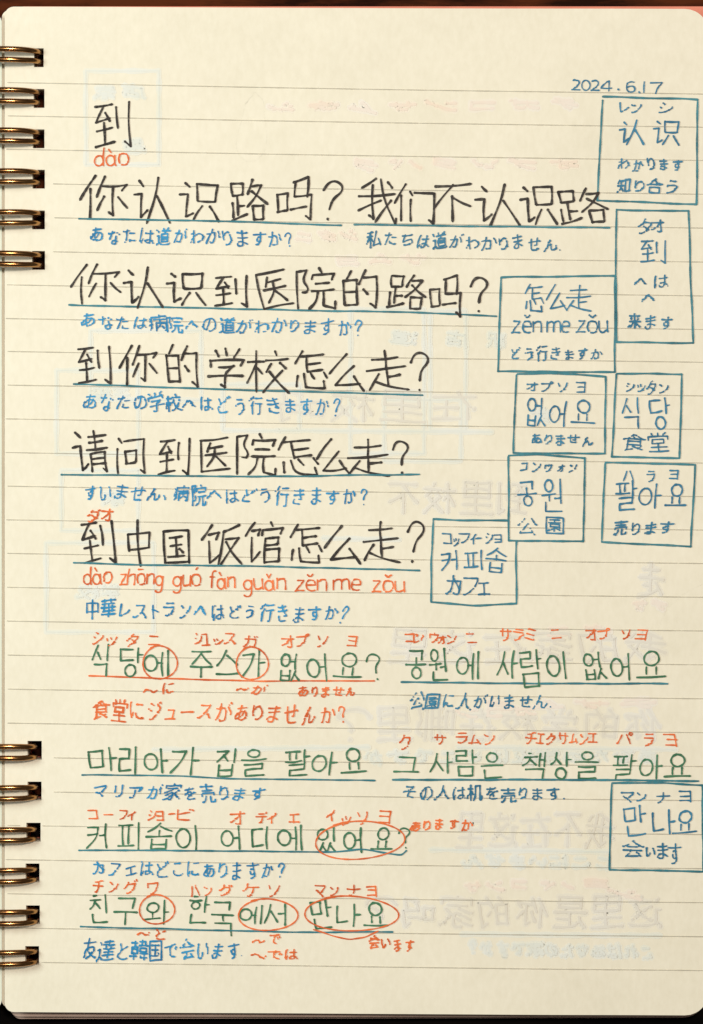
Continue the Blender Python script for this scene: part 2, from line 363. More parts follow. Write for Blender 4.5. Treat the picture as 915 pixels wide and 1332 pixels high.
GL = {
'あ': [[29, 68, 20, 70, 16, 69], [56, 73, 64, 69], [40, 72, 37, 70, 36, 66], [29, 68, 35, 66], [41, 59, 43, 57], [49, 74, 55, 74], [18, 49, 14, 55, 18, 49], [72, 57, 73, 50, 70, 43, 72, 57], [71, 60, 72, 58, 71, 60], [12, 64, 13, 56, 12, 64], [19, 47, 18, 48, 19, 47], [13, 65, 14, 68, 13, 65], [69, 64, 67, 67, 69, 64], [70, 63, 71, 60, 70, 63], [21, 46, 20, 47, 21, 46], [35, 10, 33, 38, 33, 52, 35, 61], [64, 17, 34, 20, 15, 20], [44, 55, 50, 47, 57, 30], [68, 41, 62, 36, 55, 35, 44, 34, 35, 36, 26, 41], [23, 43, 23, 44, 23, 43]],
'な': [[71, 29, 74, 31], [61, 23, 63, 24], [33, 60, 32, 61, 33, 60], [9, 21, 11, 24, 30, 24, 42, 22, 46, 20], [20, 48, 30, 24, 33, 10], [62, 61, 52, 57, 43, 56, 34, 59], [32, 61, 30, 66, 33, 73, 38, 74, 47, 75, 52, 73, 54, 70, 55, 58, 54, 36]],
'た': [[30, 25, 14, 25, 11, 25, 9, 22], [30, 25, 26, 43, 17, 68], [31, 24, 33, 11], [31, 24, 37, 24, 48, 21], [48, 36, 72, 36], [44, 68, 43, 64, 44, 56], [45, 68, 48, 71, 57, 72, 73, 72, 74, 70], [13, 73, 16, 71]],
'は': [[15, 65, 15, 74, 18, 76], [60, 58, 60, 66, 57, 71], [20, 10, 18, 11], [76, 69, 75, 66], [37, 70, 35, 66, 36, 60], [70, 62, 66, 59, 61, 58], [18, 63, 22, 52], [40, 72, 45, 73, 55, 72], [15, 65, 13, 64, 13, 58, 13, 44, 17, 13], [59, 13, 60, 55, 45, 54, 38, 57], [37, 28, 59, 28, 74, 26]],
'道': [[50, 29, 52, 17], [35, 41, 69, 41], [35, 52, 69, 52], [41, 17, 41, 10], [61, 17, 62, 11, 65, 8], [40, 9, 39, 6], [26, 71, 23, 69], [16, 68, 13, 70], [80, 72, 77, 74], [22, 68, 19, 67, 19, 36, 8, 36], [7, 10, 10, 10, 13, 13], [69, 5, 65, 7], [27, 72, 40, 75, 76, 75], [9, 74, 10, 73, 9, 74], [14, 15, 15, 16, 14, 15], [11, 72, 12, 71, 11, 72], [16, 17, 15, 16, 16, 17], [35, 52, 36, 64, 69, 64, 70, 63, 69, 29, 35, 29, 35, 52], [76, 17, 29, 17]],
'が': [[28, 30, 10, 30], [28, 30, 23, 49, 14, 70], [29, 28, 31, 11], [29, 28, 42, 28, 48, 29], [71, 36, 75, 46, 74, 51], [64, 23, 71, 35], [69, 17, 67, 12], [51, 32, 52, 37, 52, 53, 50, 63, 47, 70], [29, 70, 32, 73, 36, 73, 42, 73, 46, 71], [74, 6, 77, 11], [13, 70, 12, 73]],
'わ': [[24, 44, 20, 46, 13, 55], [27, 25, 10, 26], [9, 66, 10, 60], [50, 70, 63, 65], [69, 60, 71, 57], [65, 29, 71, 34], [35, 33, 50, 27, 55, 27, 63, 28], [74, 43, 72, 36, 74, 43], [74, 50, 74, 44, 74, 50], [73, 53, 74, 50, 73, 53], [72, 56, 71, 57, 72, 56], [26, 38, 24, 44, 25, 47, 25, 74], [28, 10, 26, 37, 32, 36]],
'か': [[65, 22, 72, 34], [75, 43, 72, 35], [12, 73, 8, 74], [52, 32, 46, 28, 30, 28, 32, 11, 33, 11], [30, 69, 33, 73, 41, 73, 46, 72], [76, 46, 76, 43], [52, 32, 53, 39, 52, 54, 51, 62, 48, 70], [13, 72, 24, 48, 29, 29, 10, 30]],
'り': [[24, 32, 22, 28, 24, 12, 25, 10], [24, 32, 27, 31, 31, 24], [60, 25, 63, 34, 63, 46, 61, 54], [55, 18, 51, 15, 45, 15, 39, 17, 34, 21], [45, 71, 34, 74, 28, 72], [46, 70, 52, 66], [60, 56, 60, 55, 60, 56], [59, 58, 58, 59, 59, 58], [33, 23, 32, 24, 33, 23], [22, 51, 21, 40, 24, 32], [54, 64, 55, 63, 54, 64]],
'ま': [[19, 69, 19, 64, 20, 61], [18, 20, 44, 21, 68, 19], [66, 67, 54, 60, 41, 55, 31, 55, 22, 59], [44, 10, 45, 66, 43, 72, 39, 74, 31, 75, 24, 73, 20, 70], [68, 37, 44, 39, 18, 38]],
'す': [[49, 56, 37, 57, 33, 55, 29, 49, 30, 41], [49, 36, 42, 34, 35, 35], [49, 56, 49, 61, 45, 67], [35, 36, 32, 38], [37, 72, 32, 74, 26, 73], [37, 72, 43, 68], [47, 58, 48, 57, 47, 58], [49, 11, 49, 36, 51, 51, 49, 56], [11, 22, 75, 21]],
'?': [[26, 37, 29, 33], [31, 20, 31, 26, 30, 32], [28, 16, 26, 15], [18, 52, 21, 44], [25, 14, 15, 13, 10, 16], [23, 41, 24, 40, 23, 41]],
'私': [[73, 66, 48, 70, 41, 70, 52, 32, 56, 10, 59, 8], [23, 12, 8, 14], [22, 38, 29, 40, 35, 49, 35, 53], [22, 38, 21, 39, 22, 38], [68, 51, 65, 42], [38, 73, 40, 70], [6, 63, 6, 60], [38, 10, 33, 8, 23, 11], [20, 40, 21, 39, 20, 40], [16, 45, 17, 43, 16, 45], [19, 40, 18, 41, 19, 40], [9, 56, 12, 52, 9, 56], [13, 50, 16, 45, 13, 50], [76, 73, 73, 66, 69, 53], [8, 30, 37, 30], [23, 77, 22, 38, 23, 12]],
'ち': [[23, 49, 29, 48, 33, 45, 45, 42, 54, 42, 61, 44], [20, 54, 23, 50], [57, 71, 41, 74, 31, 74, 28, 72], [57, 70, 60, 69], [62, 45, 66, 48, 67, 52, 68, 57, 66, 64], [23, 49, 31, 11], [12, 22, 29, 23, 56, 21, 62, 20, 64, 19]],
'せ': [[58, 72, 38, 72, 29, 69, 58, 72], [65, 71, 58, 72, 65, 71], [26, 15, 25, 61, 28, 68], [77, 32, 74, 29, 7, 35], [45, 52, 54, 52, 57, 51, 59, 12]],
'ん': [[26, 44, 27, 45, 26, 44], [26, 44, 28, 43, 26, 44], [26, 44, 26, 39], [43, 43, 46, 47, 47, 66, 48, 70], [49, 71, 54, 73, 64, 72], [74, 52, 75, 56, 74, 59], [43, 42, 35, 42, 27, 45], [65, 71, 70, 67], [27, 39, 30, 32], [8, 74, 11, 72, 18, 57], [38, 17, 39, 16, 38, 17], [72, 64, 74, 60, 72, 64], [37, 18, 38, 17, 37, 18], [19, 55, 20, 53, 19, 55], [36, 20, 37, 19, 36, 20], [31, 31, 32, 29, 31, 31], [35, 23, 36, 21, 35, 23], [33, 27, 33, 26, 33, 27], [26, 44, 22, 49]],
'病': [[19, 49, 13, 50], [50, 15, 48, 7], [50, 15, 53, 16, 77, 16], [8, 53, 6, 55], [15, 66, 11, 74], [9, 53, 13, 51], [11, 30, 8, 23], [11, 36, 11, 31], [39, 65, 42, 65], [65, 65, 60, 59], [50, 15, 47, 16, 20, 16, 18, 57, 16, 66], [59, 58, 60, 59, 59, 58], [29, 29, 77, 29], [52, 29, 52, 52, 45, 61], [31, 77, 31, 43, 52, 43, 74, 43, 74, 76, 71, 77, 65, 77]],
'院': [[47, 47, 46, 60, 39, 71], [62, 47, 62, 70, 63, 76], [57, 16, 57, 14], [63, 76, 67, 77, 76, 76, 78, 68, 76, 64], [55, 9, 56, 13], [10, 77, 10, 10, 24, 10, 26, 10, 20, 31, 22, 35], [19, 58, 25, 57, 27, 53, 27, 46, 25, 39], [42, 32, 70, 32], [38, 72, 31, 76, 28, 76], [77, 47, 36, 47], [35, 26, 35, 16, 57, 16, 76, 16, 77, 25]],
'へ': [[11, 56, 10, 52], [68, 59, 64, 55], [32, 26, 31, 26, 32, 26], [39, 26, 36, 25, 33, 26, 39, 26], [20, 39, 21, 38, 20, 39], [51, 40, 49, 38, 51, 40], [27, 31, 29, 28, 27, 31], [26, 32, 24, 35, 26, 32], [39, 27, 42, 29, 39, 27], [58, 48, 57, 47, 58, 48], [15, 46, 16, 45, 15, 46], [60, 50, 58, 49, 60, 50], [47, 35, 47, 35, 47, 35], [63, 53, 61, 51, 63, 53], [48, 37, 49, 37, 48, 37], [11, 50, 12, 50, 11, 50], [53, 43, 54, 44, 53, 43], [14, 47, 14, 47, 14, 47], [52, 41, 52, 42, 52, 41]],
'の': [[43, 17, 40, 40, 32, 58], [32, 59, 31, 61], [27, 22, 24, 23], [60, 21, 64, 24], [21, 26, 23, 24], [20, 27, 17, 31], [68, 28, 72, 37, 73, 49, 70, 57, 65, 64], [61, 67, 48, 73, 42, 71], [11, 44, 12, 39, 11, 44], [13, 36, 15, 32, 13, 36], [11, 47, 11, 44, 11, 47], [11, 50, 11, 47, 11, 50], [12, 55, 11, 51, 12, 55], [23, 66, 18, 65, 23, 66], [14, 60, 12, 55, 14, 60], [14, 61, 16, 63, 14, 61], [25, 66, 27, 65, 25, 66], [29, 63, 28, 64, 29, 63], [56, 19, 51, 17, 36, 17, 30, 20]],
'学': [[22, 20, 23, 14, 21, 12], [61, 20, 62, 15], [43, 20, 43, 12], [10, 20, 10, 31], [40, 6, 43, 11], [15, 7, 17, 7, 20, 11], [43, 46, 54, 40, 56, 36], [71, 7, 68, 7], [66, 10, 63, 14], [76, 54, 8, 54], [43, 46, 41, 76, 38, 77, 28, 77, 23, 74], [22, 34, 57, 35, 63, 34], [10, 20, 74, 20, 75, 31]],
'校': [[55, 18, 55, 14], [35, 76, 40, 74, 48, 69], [52, 6, 56, 12], [6, 64, 6, 59, 8, 54], [80, 74, 75, 76, 64, 69], [28, 44, 28, 51], [47, 27, 44, 32], [19, 77, 18, 37], [11, 48, 14, 40, 11, 48], [59, 56, 61, 53, 59, 56], [72, 35, 70, 33, 72, 35], [64, 47, 66, 43, 64, 47], [63, 49, 64, 48, 63, 49], [58, 57, 59, 56, 58, 57], [10, 50, 11, 48, 10, 50], [9, 52, 10, 50, 9, 52], [56, 61, 57, 59, 56, 61], [39, 38, 44, 42, 49, 52, 59, 65], [62, 51, 63, 49, 62, 51], [37, 18, 77, 18], [42, 33, 39, 38, 34, 41], [29, 24, 9, 24], [27, 43, 24, 38, 18, 35, 19, 7], [62, 67, 61, 67, 62, 67], [52, 65, 51, 67, 52, 65]],
'ど': [[60, 22, 60, 24], [78, 16, 74, 8, 72, 8], [31, 34, 32, 37], [32, 38, 37, 37, 43, 33], [22, 14, 31, 34], [49, 30, 54, 28], [64, 12, 68, 19], [59, 25, 54, 27], [21, 50, 19, 54, 18, 61, 21, 68], [32, 39, 30, 41], [25, 71, 37, 74, 59, 73, 66, 71], [25, 45, 26, 45, 25, 45]],
'う': [[26, 13, 28, 12, 57, 15], [53, 66, 38, 73, 32, 74, 29, 73], [54, 65, 56, 63], [17, 39, 18, 36], [58, 34, 50, 31, 41, 31, 19, 35], [63, 41, 61, 37, 63, 41], [63, 51, 63, 42, 63, 51], [62, 55, 63, 52, 62, 55], [61, 56, 61, 57, 61, 56], [58, 62, 59, 61, 58, 62]],
'行': [[64, 35, 64, 74, 62, 77, 51, 77], [18, 40, 20, 34, 27, 25], [18, 40, 14, 41], [18, 40, 19, 43, 19, 77], [27, 6, 23, 8], [40, 11, 75, 11], [5, 22, 8, 22], [22, 9, 23, 8, 22, 9], [18, 13, 15, 16, 18, 13], [13, 42, 14, 41, 13, 42], [13, 17, 14, 16, 13, 17], [36, 34, 77, 34]],
'き': [[22, 69, 25, 72, 33, 74, 46, 75, 58, 74], [47, 53, 60, 54, 59, 49], [64, 16, 48, 20], [17, 37, 51, 37], [59, 49, 55, 42, 54, 36, 67, 34, 70, 32], [21, 68, 19, 63, 21, 54], [51, 36, 44, 11, 45, 9], [47, 20, 20, 20, 15, 17]],
'い': [[58, 20, 61, 21, 63, 24], [67, 33, 63, 25], [68, 34, 73, 53, 73, 58], [41, 51, 42, 57, 39, 63], [21, 64, 18, 58, 15, 46, 15, 19], [36, 67, 31, 70, 25, 69], [23, 67, 24, 68, 23, 67], [16, 18, 15, 19, 16, 18]],
'え': [[18, 33, 52, 32], [52, 32, 50, 38, 44, 43], [75, 71, 73, 73, 69, 74, 58, 74, 53, 72], [37, 52, 34, 54], [28, 12, 56, 14], [44, 53, 38, 52], [47, 58, 46, 55, 47, 58], [25, 62, 32, 55, 25, 62], [48, 59, 47, 58, 48, 59], [51, 70, 48, 59, 51, 70], [17, 71, 18, 70, 17, 71], [21, 67, 23, 65, 21, 67]],
'中': [[11, 50, 72, 50], [42, 7, 42, 77], [73, 54, 72, 21, 11, 21, 11, 55]],
'華': [[12, 54, 22, 54], [27, 7, 27, 18], [23, 27, 22, 53], [61, 54, 61, 27], [7, 40, 77, 40], [8, 67, 76, 67], [42, 77, 42, 27], [76, 12, 8, 12], [56, 7, 56, 18], [73, 54, 22, 53], [72, 26, 13, 26]],
'レ': [[72, 41, 72, 43, 68, 48], [23, 15, 23, 69, 25, 70, 30, 70, 39, 66], [62, 53, 45, 63], [65, 51, 66, 50, 65, 51]],
'ス': [[21, 68, 31, 61], [19, 18, 60, 18], [10, 70, 15, 71, 19, 69], [61, 19, 60, 25, 56, 32], [54, 35, 49, 43, 48, 48, 44, 49, 39, 54], [62, 61, 56, 55, 62, 61], [64, 64, 62, 62, 64, 64], [68, 68, 69, 69, 68, 68], [66, 65, 67, 67, 66, 65], [53, 53, 56, 55, 53, 53]],
'ト': [[32, 35, 47, 39, 66, 47], [32, 13, 32, 73, 31, 74]],
'ラ': [[27, 72, 32, 73, 39, 71], [47, 67, 50, 65], [65, 46, 68, 36], [64, 15, 23, 15], [46, 67, 39, 70], [15, 34, 67, 34, 68, 35], [65, 47, 63, 51], [56, 59, 60, 55, 56, 59], [61, 53, 62, 52, 61, 53], [54, 61, 53, 62, 54, 61]],
'食': [[21, 75, 42, 72], [21, 41, 63, 41], [64, 26, 75, 29, 81, 28], [56, 66, 65, 60], [43, 28, 41, 21, 37, 20], [64, 26, 62, 23, 52, 17], [21, 53, 62, 53], [43, 9, 47, 12], [71, 76, 69, 76, 62, 72], [21, 26, 14, 28], [22, 24, 28, 20], [14, 28, 9, 30, 6, 30], [18, 80, 20, 76], [33, 16, 34, 15, 33, 16], [37, 13, 39, 11, 37, 13], [48, 13, 47, 13, 48, 13], [63, 29, 63, 53, 67, 57], [21, 75, 21, 29], [39, 61, 42, 60, 52, 66, 56, 66, 60, 70], [63, 29, 43, 28, 22, 29]],
'堂': [[22, 20, 23, 14], [42, 19, 42, 6], [42, 46, 22, 46, 22, 32, 62, 32, 62, 46, 42, 46], [61, 20, 61, 14, 64, 11], [22, 13, 20, 9], [65, 10, 66, 7, 70, 6], [69, 60, 15, 60], [42, 46, 42, 75], [75, 32, 75, 20, 42, 19, 9, 20, 9, 32], [8, 75, 75, 75]],
'に': [[19, 62, 23, 51], [70, 21, 42, 21], [21, 12, 17, 14, 13, 44, 13, 57, 14, 63, 16, 64, 16, 73], [48, 69, 41, 67, 48, 69], [60, 70, 48, 69, 60, 70], [37, 59, 38, 53, 37, 59], [64, 70, 60, 70, 64, 70], [68, 69, 66, 70, 68, 69], [39, 65, 37, 62, 39, 65], [70, 69, 68, 69, 70, 69], [40, 66, 41, 67, 40, 66]],
'ジ': [[71, 11, 69, 10], [27, 16, 33, 19], [25, 41, 20, 38], [10, 34, 13, 33, 15, 35], [33, 20, 37, 22], [39, 65, 30, 69], [12, 70, 18, 73, 29, 69], [39, 64, 49, 59], [61, 17, 64, 23, 68, 24], [72, 12, 75, 19], [72, 31, 72, 36, 68, 41], [61, 48, 62, 47, 61, 48], [65, 44, 66, 43, 65, 44], [58, 51, 59, 51, 58, 51]],
'ュ': [[53, 69, 57, 42, 57, 35, 24, 35], [16, 70, 69, 70]],
'ー': [[72, 41, 12, 42]],
'ガ': [[62, 11, 67, 18], [8, 72, 14, 73, 18, 69], [42, 69, 46, 73, 59, 72], [72, 8, 75, 13], [19, 68, 21, 66, 19, 68], [61, 70, 63, 64, 65, 50, 66, 28, 12, 27], [37, 12, 35, 39, 32, 49, 27, 59, 21, 66]],
'公': [[76, 37, 72, 33], [44, 32, 41, 33, 39, 37], [21, 24, 22, 22], [73, 75, 70, 70], [29, 10, 26, 16], [31, 50, 27, 56], [32, 49, 38, 39], [19, 70, 64, 68, 65, 67, 62, 60], [19, 70, 21, 64], [53, 51, 55, 52], [54, 9, 66, 27], [7, 38, 10, 38], [14, 33, 15, 32, 14, 33], [12, 36, 10, 37, 12, 36], [71, 32, 72, 33, 71, 32]],
'園': [[59, 48, 62, 52, 60, 54], [42, 21, 42, 30], [17, 63, 20, 63, 26, 61], [74, 43, 74, 10, 10, 10, 10, 74, 74, 74, 74, 43], [57, 49, 42, 49, 57, 49], [59, 48, 59, 39, 58, 38, 26, 38, 25, 39, 26, 49, 40, 49, 43, 54, 56, 58, 56, 60, 64, 64], [41, 66, 42, 49, 39, 54, 29, 59], [24, 21, 60, 21], [19, 30, 65, 30]],
'人': [[55, 56, 58, 60], [6, 75, 11, 75], [42, 30, 45, 32, 52, 50], [39, 32, 37, 38, 32, 50], [73, 74, 75, 75, 77, 75], [42, 29, 42, 7], [69, 71, 65, 68], [12, 74, 16, 71], [62, 65, 61, 63, 62, 65], [31, 54, 32, 52, 31, 54], [26, 61, 27, 59, 26, 61], [30, 56, 30, 55, 30, 56], [20, 68, 21, 67, 20, 68], [63, 66, 62, 65, 63, 66]],
'家': [[47, 50, 55, 48, 57, 44, 63, 40], [47, 56, 42, 57, 32, 63], [40, 28, 38, 32], [42, 13, 40, 7], [42, 13, 74, 14, 74, 25], [78, 72, 75, 72], [60, 57, 63, 61], [22, 54, 11, 58], [59, 56, 56, 48], [28, 66, 10, 73, 6, 71], [42, 76, 33, 77, 30, 75], [23, 53, 31, 50], [67, 38, 64, 39], [10, 25, 10, 14, 41, 14], [8, 43, 11, 44, 14, 43, 32, 36, 36, 35, 37, 33], [70, 69, 67, 66, 70, 69], [66, 65, 67, 66, 66, 65], [43, 76, 46, 73, 48, 67, 47, 50, 44, 45, 42, 44, 32, 49], [20, 28, 63, 28]],
'を': [[24, 38, 28, 28], [24, 38, 37, 36, 42, 36], [38, 50, 36, 51], [70, 35, 66, 36], [29, 70, 27, 67, 28, 59], [66, 73, 42, 74, 32, 73], [12, 49, 14, 48], [29, 58, 32, 54, 29, 58], [17, 44, 18, 43, 17, 44], [13, 20, 32, 20, 55, 19, 60, 17], [29, 27, 34, 11], [47, 59, 46, 41, 44, 38], [39, 49, 49, 43, 63, 38], [15, 46, 16, 45, 15, 46]],
'売': [[17, 74, 21, 72, 26, 66, 31, 51], [10, 51, 10, 42], [15, 75, 9, 77, 5, 75], [52, 52, 52, 72, 53, 75, 57, 76, 74, 75, 76, 71, 76, 67], [73, 51, 73, 41, 11, 41], [9, 14, 75, 14], [42, 7, 42, 28], [16, 29, 68, 29]],
'そ': [[31, 40, 32, 36], [54, 14, 53, 18, 48, 23], [35, 67, 33, 61, 33, 57, 37, 49], [25, 14, 54, 14], [42, 42, 40, 45], [58, 74, 47, 73, 38, 70], [41, 29, 42, 28, 41, 29], [38, 48, 39, 47, 38, 48], [10, 46, 11, 43, 31, 40, 43, 41, 51, 39, 71, 38]],
'机': [[34, 76, 41, 64, 44, 49, 45, 11, 67, 11, 67, 73, 69, 76, 77, 76], [6, 64, 6, 60], [17, 39, 10, 52], [33, 52, 32, 48], [78, 59, 80, 63, 79, 75], [21, 77, 21, 40], [7, 58, 9, 54, 7, 58], [31, 46, 30, 44, 31, 46], [29, 43, 29, 44, 29, 43], [8, 24, 33, 24], [27, 41, 22, 39, 20, 36, 21, 7]],
'カ': [[43, 68, 47, 72, 61, 71], [14, 26, 37, 27, 36, 38, 33, 48], [11, 71, 15, 72, 21, 67], [38, 17, 39, 11, 38, 17], [66, 55, 67, 27, 39, 27, 38, 17, 66, 55], [63, 69, 66, 55, 63, 69], [29, 57, 33, 49, 29, 57], [25, 62, 26, 61, 25, 62], [23, 65, 21, 67, 23, 65]],
'フ': [[43, 63, 28, 71, 21, 70], [56, 51, 54, 53], [16, 18, 66, 19, 67, 23, 66, 29, 60, 44], [44, 63, 52, 55]],
'ェ': [[42, 71, 42, 34], [20, 34, 64, 33], [16, 71, 68, 71]],
'こ': [[68, 69, 69, 67], [19, 51, 18, 62, 21, 67], [24, 69, 30, 71, 41, 73, 58, 72, 67, 70], [61, 18, 23, 19]],
'友': [[63, 45, 58, 53], [64, 39, 63, 44], [58, 71, 74, 77, 78, 75], [37, 72, 45, 67], [17, 62, 14, 67], [13, 68, 12, 70], [54, 69, 57, 70], [34, 73, 25, 77, 23, 76], [32, 44, 38, 55], [52, 61, 56, 56, 52, 61], [9, 20, 75, 20], [42, 59, 43, 60, 42, 59], [48, 65, 45, 66, 48, 65], [43, 60, 53, 68], [10, 72, 11, 70, 10, 72], [64, 38, 31, 38, 25, 43, 19, 60], [31, 44, 29, 40, 28, 34, 31, 6]],
'達': [[17, 65, 27, 71], [17, 65, 17, 39, 7, 39], [40, 23, 39, 29, 41, 32, 40, 37], [64, 23, 64, 28], [62, 37, 62, 32, 64, 29], [15, 14, 18, 18], [78, 73, 76, 74, 71, 75, 44, 75, 33, 74, 28, 72], [18, 22, 19, 19], [8, 74, 8, 78], [12, 68, 11, 69, 12, 68], [14, 67, 16, 66, 14, 67], [32, 12, 72, 12], [52, 23, 52, 7], [28, 23, 51, 23], [72, 48, 32, 48], [52, 23, 77, 23], [28, 59, 76, 59], [52, 66, 52, 38], [52, 38, 29, 37], [53, 37, 76, 37]],
'と': [[35, 37, 27, 19], [22, 52, 20, 59, 23, 66], [68, 71, 55, 73, 38, 73, 31, 71, 23, 67], [23, 51, 29, 43], [64, 23, 51, 29], [26, 18, 24, 14, 25, 11], [42, 34, 35, 37, 30, 42]],
'韓': [[33, 39, 10, 39], [47, 69, 48, 62], [77, 56, 43, 56], [47, 70, 77, 70], [62, 77, 62, 47], [53, 24, 55, 6], [71, 24, 71, 12, 45, 12], [73, 46, 73, 34, 72, 33, 48, 33, 47, 34, 47, 45, 48, 46, 62, 47, 73, 46], [7, 15, 34, 15], [6, 63, 35, 63], [21, 51, 21, 77], [77, 25, 41, 25], [21, 27, 33, 28, 33, 50, 21, 51, 10, 50, 10, 28, 21, 27, 21, 6]],
'国': [[59, 53, 55, 49], [71, 10, 10, 10, 11, 74, 74, 73, 74, 10, 71, 10], [23, 23, 60, 23], [22, 60, 62, 60], [41, 23, 41, 60], [26, 40, 59, 40]],
'で': [[50, 19, 48, 23, 46, 25], [48, 69, 59, 73, 62, 73], [47, 69, 41, 64], [70, 30, 68, 29], [74, 37, 71, 32], [61, 33, 65, 41], [37, 58, 39, 63], [36, 57, 35, 45, 38, 35], [39, 33, 40, 32, 39, 33], [38, 34, 39, 33, 38, 34], [45, 26, 46, 25, 45, 26], [10, 22, 70, 17]],
'会': [[21, 72, 21, 69, 26, 63], [65, 70, 69, 72], [21, 72, 25, 74, 64, 71], [65, 70, 63, 66], [35, 49, 34, 54, 32, 57], [28, 61, 27, 63], [16, 30, 18, 29], [54, 58, 57, 59], [21, 28, 25, 32, 59, 32], [71, 31, 74, 32, 79, 31], [42, 10, 44, 7, 48, 6], [21, 27, 29, 22], [55, 21, 50, 16], [7, 32, 10, 33, 15, 31], [46, 14, 48, 15], [61, 31, 62, 30, 61, 31], [56, 22, 64, 27, 71, 30], [60, 62, 62, 64, 60, 62], [16, 75, 21, 72], [10, 49, 74, 49]],
'知': [[49, 69, 73, 69], [13, 17, 15, 7], [39, 71, 39, 67, 36, 64], [29, 56, 32, 60], [22, 53, 19, 62], [18, 63, 17, 64, 18, 63], [11, 21, 12, 19, 11, 21], [11, 73, 9, 75, 11, 73], [34, 61, 33, 60, 34, 61], [9, 26, 8, 28, 9, 26], [49, 14, 49, 75], [49, 14, 73, 14, 73, 74], [7, 40, 40, 40], [24, 18, 23, 52, 27, 54], [38, 17, 13, 17]],
'合': [[64, 29, 63, 31, 64, 29], [20, 73, 65, 73], [43, 11, 44, 7, 48, 6], [43, 11, 40, 12, 32, 20], [43, 11, 49, 16], [21, 29, 27, 24], [79, 33, 75, 34, 70, 31], [16, 32, 9, 35, 6, 34], [61, 26, 53, 20], [21, 30, 24, 33, 60, 33], [62, 26, 64, 29, 69, 31], [50, 18, 51, 18, 50, 18], [62, 32, 63, 31, 62, 32], [65, 73, 65, 50, 20, 50, 20, 77]],
'来': [[14, 69, 9, 73, 6, 72], [23, 31, 25, 35], [69, 68, 61, 63], [61, 34, 58, 37], [66, 24, 64, 28], [15, 69, 22, 63], [22, 30, 20, 25], [70, 69, 75, 73, 78, 72], [76, 44, 47, 44], [61, 33, 63, 30], [29, 57, 32, 54, 29, 57], [56, 58, 53, 55, 56, 58], [58, 60, 56, 58, 58, 60], [27, 59, 29, 57, 27, 59], [59, 61, 61, 62, 59, 61], [52, 53, 51, 52, 52, 53], [25, 61, 24, 62, 25, 61], [42, 77, 42, 48, 44, 45, 47, 44, 40, 46, 35, 50, 39, 45, 37, 44, 8, 44], [12, 16, 73, 16], [42, 7, 42, 43, 48, 50]],
'タ': [[36, 20, 40, 10], [9, 41, 14, 41, 17, 39], [46, 46, 36, 40, 32, 40], [44, 8, 40, 9], [57, 54, 54, 52], [17, 73, 22, 74, 25, 73], [53, 52, 47, 47], [57, 47, 63, 37], [26, 72, 36, 67], [38, 65, 41, 63], [19, 37, 20, 36, 19, 37], [47, 58, 48, 57, 47, 58], [22, 34, 23, 33, 22, 34], [25, 31, 26, 30, 25, 31], [55, 51, 54, 52, 55, 51], [29, 27, 33, 21, 36, 20, 67, 21, 67, 27, 63, 35]],
'オ': [[51, 71, 48, 73, 38, 73, 34, 69], [11, 62, 13, 63, 17, 61, 28, 52], [40, 42, 43, 38, 40, 42], [35, 47, 36, 46, 35, 47], [46, 34, 49, 33, 46, 34], [13, 27, 51, 27, 72, 26], [33, 49, 34, 48, 33, 49], [37, 45, 38, 44, 37, 45], [52, 71, 52, 35, 50, 32, 49, 33, 51, 27, 52, 11]],
'プ': [[19, 71, 26, 72, 32, 70], [42, 64, 46, 61], [33, 69, 41, 65], [48, 59, 51, 56, 48, 59], [56, 50, 55, 51, 56, 50], [53, 53, 52, 55, 53, 53], [58, 46, 63, 34, 66, 11, 69, 8, 75, 6, 79, 9, 81, 14, 78, 19, 74, 21, 14, 20]],
'ソ': [[66, 17, 63, 33, 57, 44], [37, 67, 30, 72, 23, 71], [55, 49, 56, 46], [52, 52, 54, 50], [25, 35, 16, 18], [46, 59, 49, 56, 46, 59], [50, 55, 51, 54, 50, 55]],
'ヨ': [[66, 68, 16, 68], [66, 43, 20, 43], [17, 19, 66, 18, 66, 73]],
'シ': [[38, 22, 34, 19], [30, 16, 34, 19], [73, 30, 73, 36, 69, 40], [26, 40, 19, 36], [41, 64, 19, 72, 14, 70], [43, 62, 55, 54], [67, 43, 66, 44, 67, 43], [63, 47, 61, 49, 63, 47], [58, 51, 59, 51, 58, 51]],
'ッ': [[27, 75, 33, 75], [67, 32, 61, 50], [39, 29, 43, 41, 42, 43], [42, 71, 35, 74], [24, 48, 24, 46, 20, 33], [57, 56, 59, 52, 57, 56], [46, 67, 52, 62, 46, 67], [55, 58, 56, 57, 55, 58], [55, 58, 54, 59, 55, 58], [53, 61, 52, 61, 53, 61]],
'ン': [[15, 70, 18, 71, 24, 70, 36, 66, 47, 60], [17, 17, 20, 17, 29, 25], [74, 26, 74, 33, 64, 46], [53, 55, 58, 51], [32, 27, 33, 28, 32, 27], [63, 47, 63, 46, 63, 47]],
'ウ': [[41, 23, 42, 10], [43, 68, 52, 63], [61, 52, 58, 56], [28, 71, 34, 73, 43, 69], [56, 59, 53, 62, 56, 59], [57, 58, 56, 58, 57, 58], [18, 47, 15, 44, 15, 24, 69, 24, 67, 38, 62, 51]],
'ォ': [[51, 75, 39, 76], [17, 67, 20, 68, 31, 60], [35, 57, 39, 53, 35, 57], [41, 51, 39, 53, 41, 51], [44, 48, 45, 47, 44, 48], [69, 38, 51, 39, 20, 38], [51, 75, 52, 72, 52, 46, 49, 43, 48, 44, 51, 39, 51, 25]],
'コ': [[67, 67, 17, 67], [18, 20, 67, 20, 67, 71]],
'ィ': [[43, 44, 43, 77], [24, 52, 16, 54], [53, 35, 56, 32, 53, 35], [58, 30, 60, 29, 58, 30], [48, 39, 43, 44, 37, 45, 26, 50]],
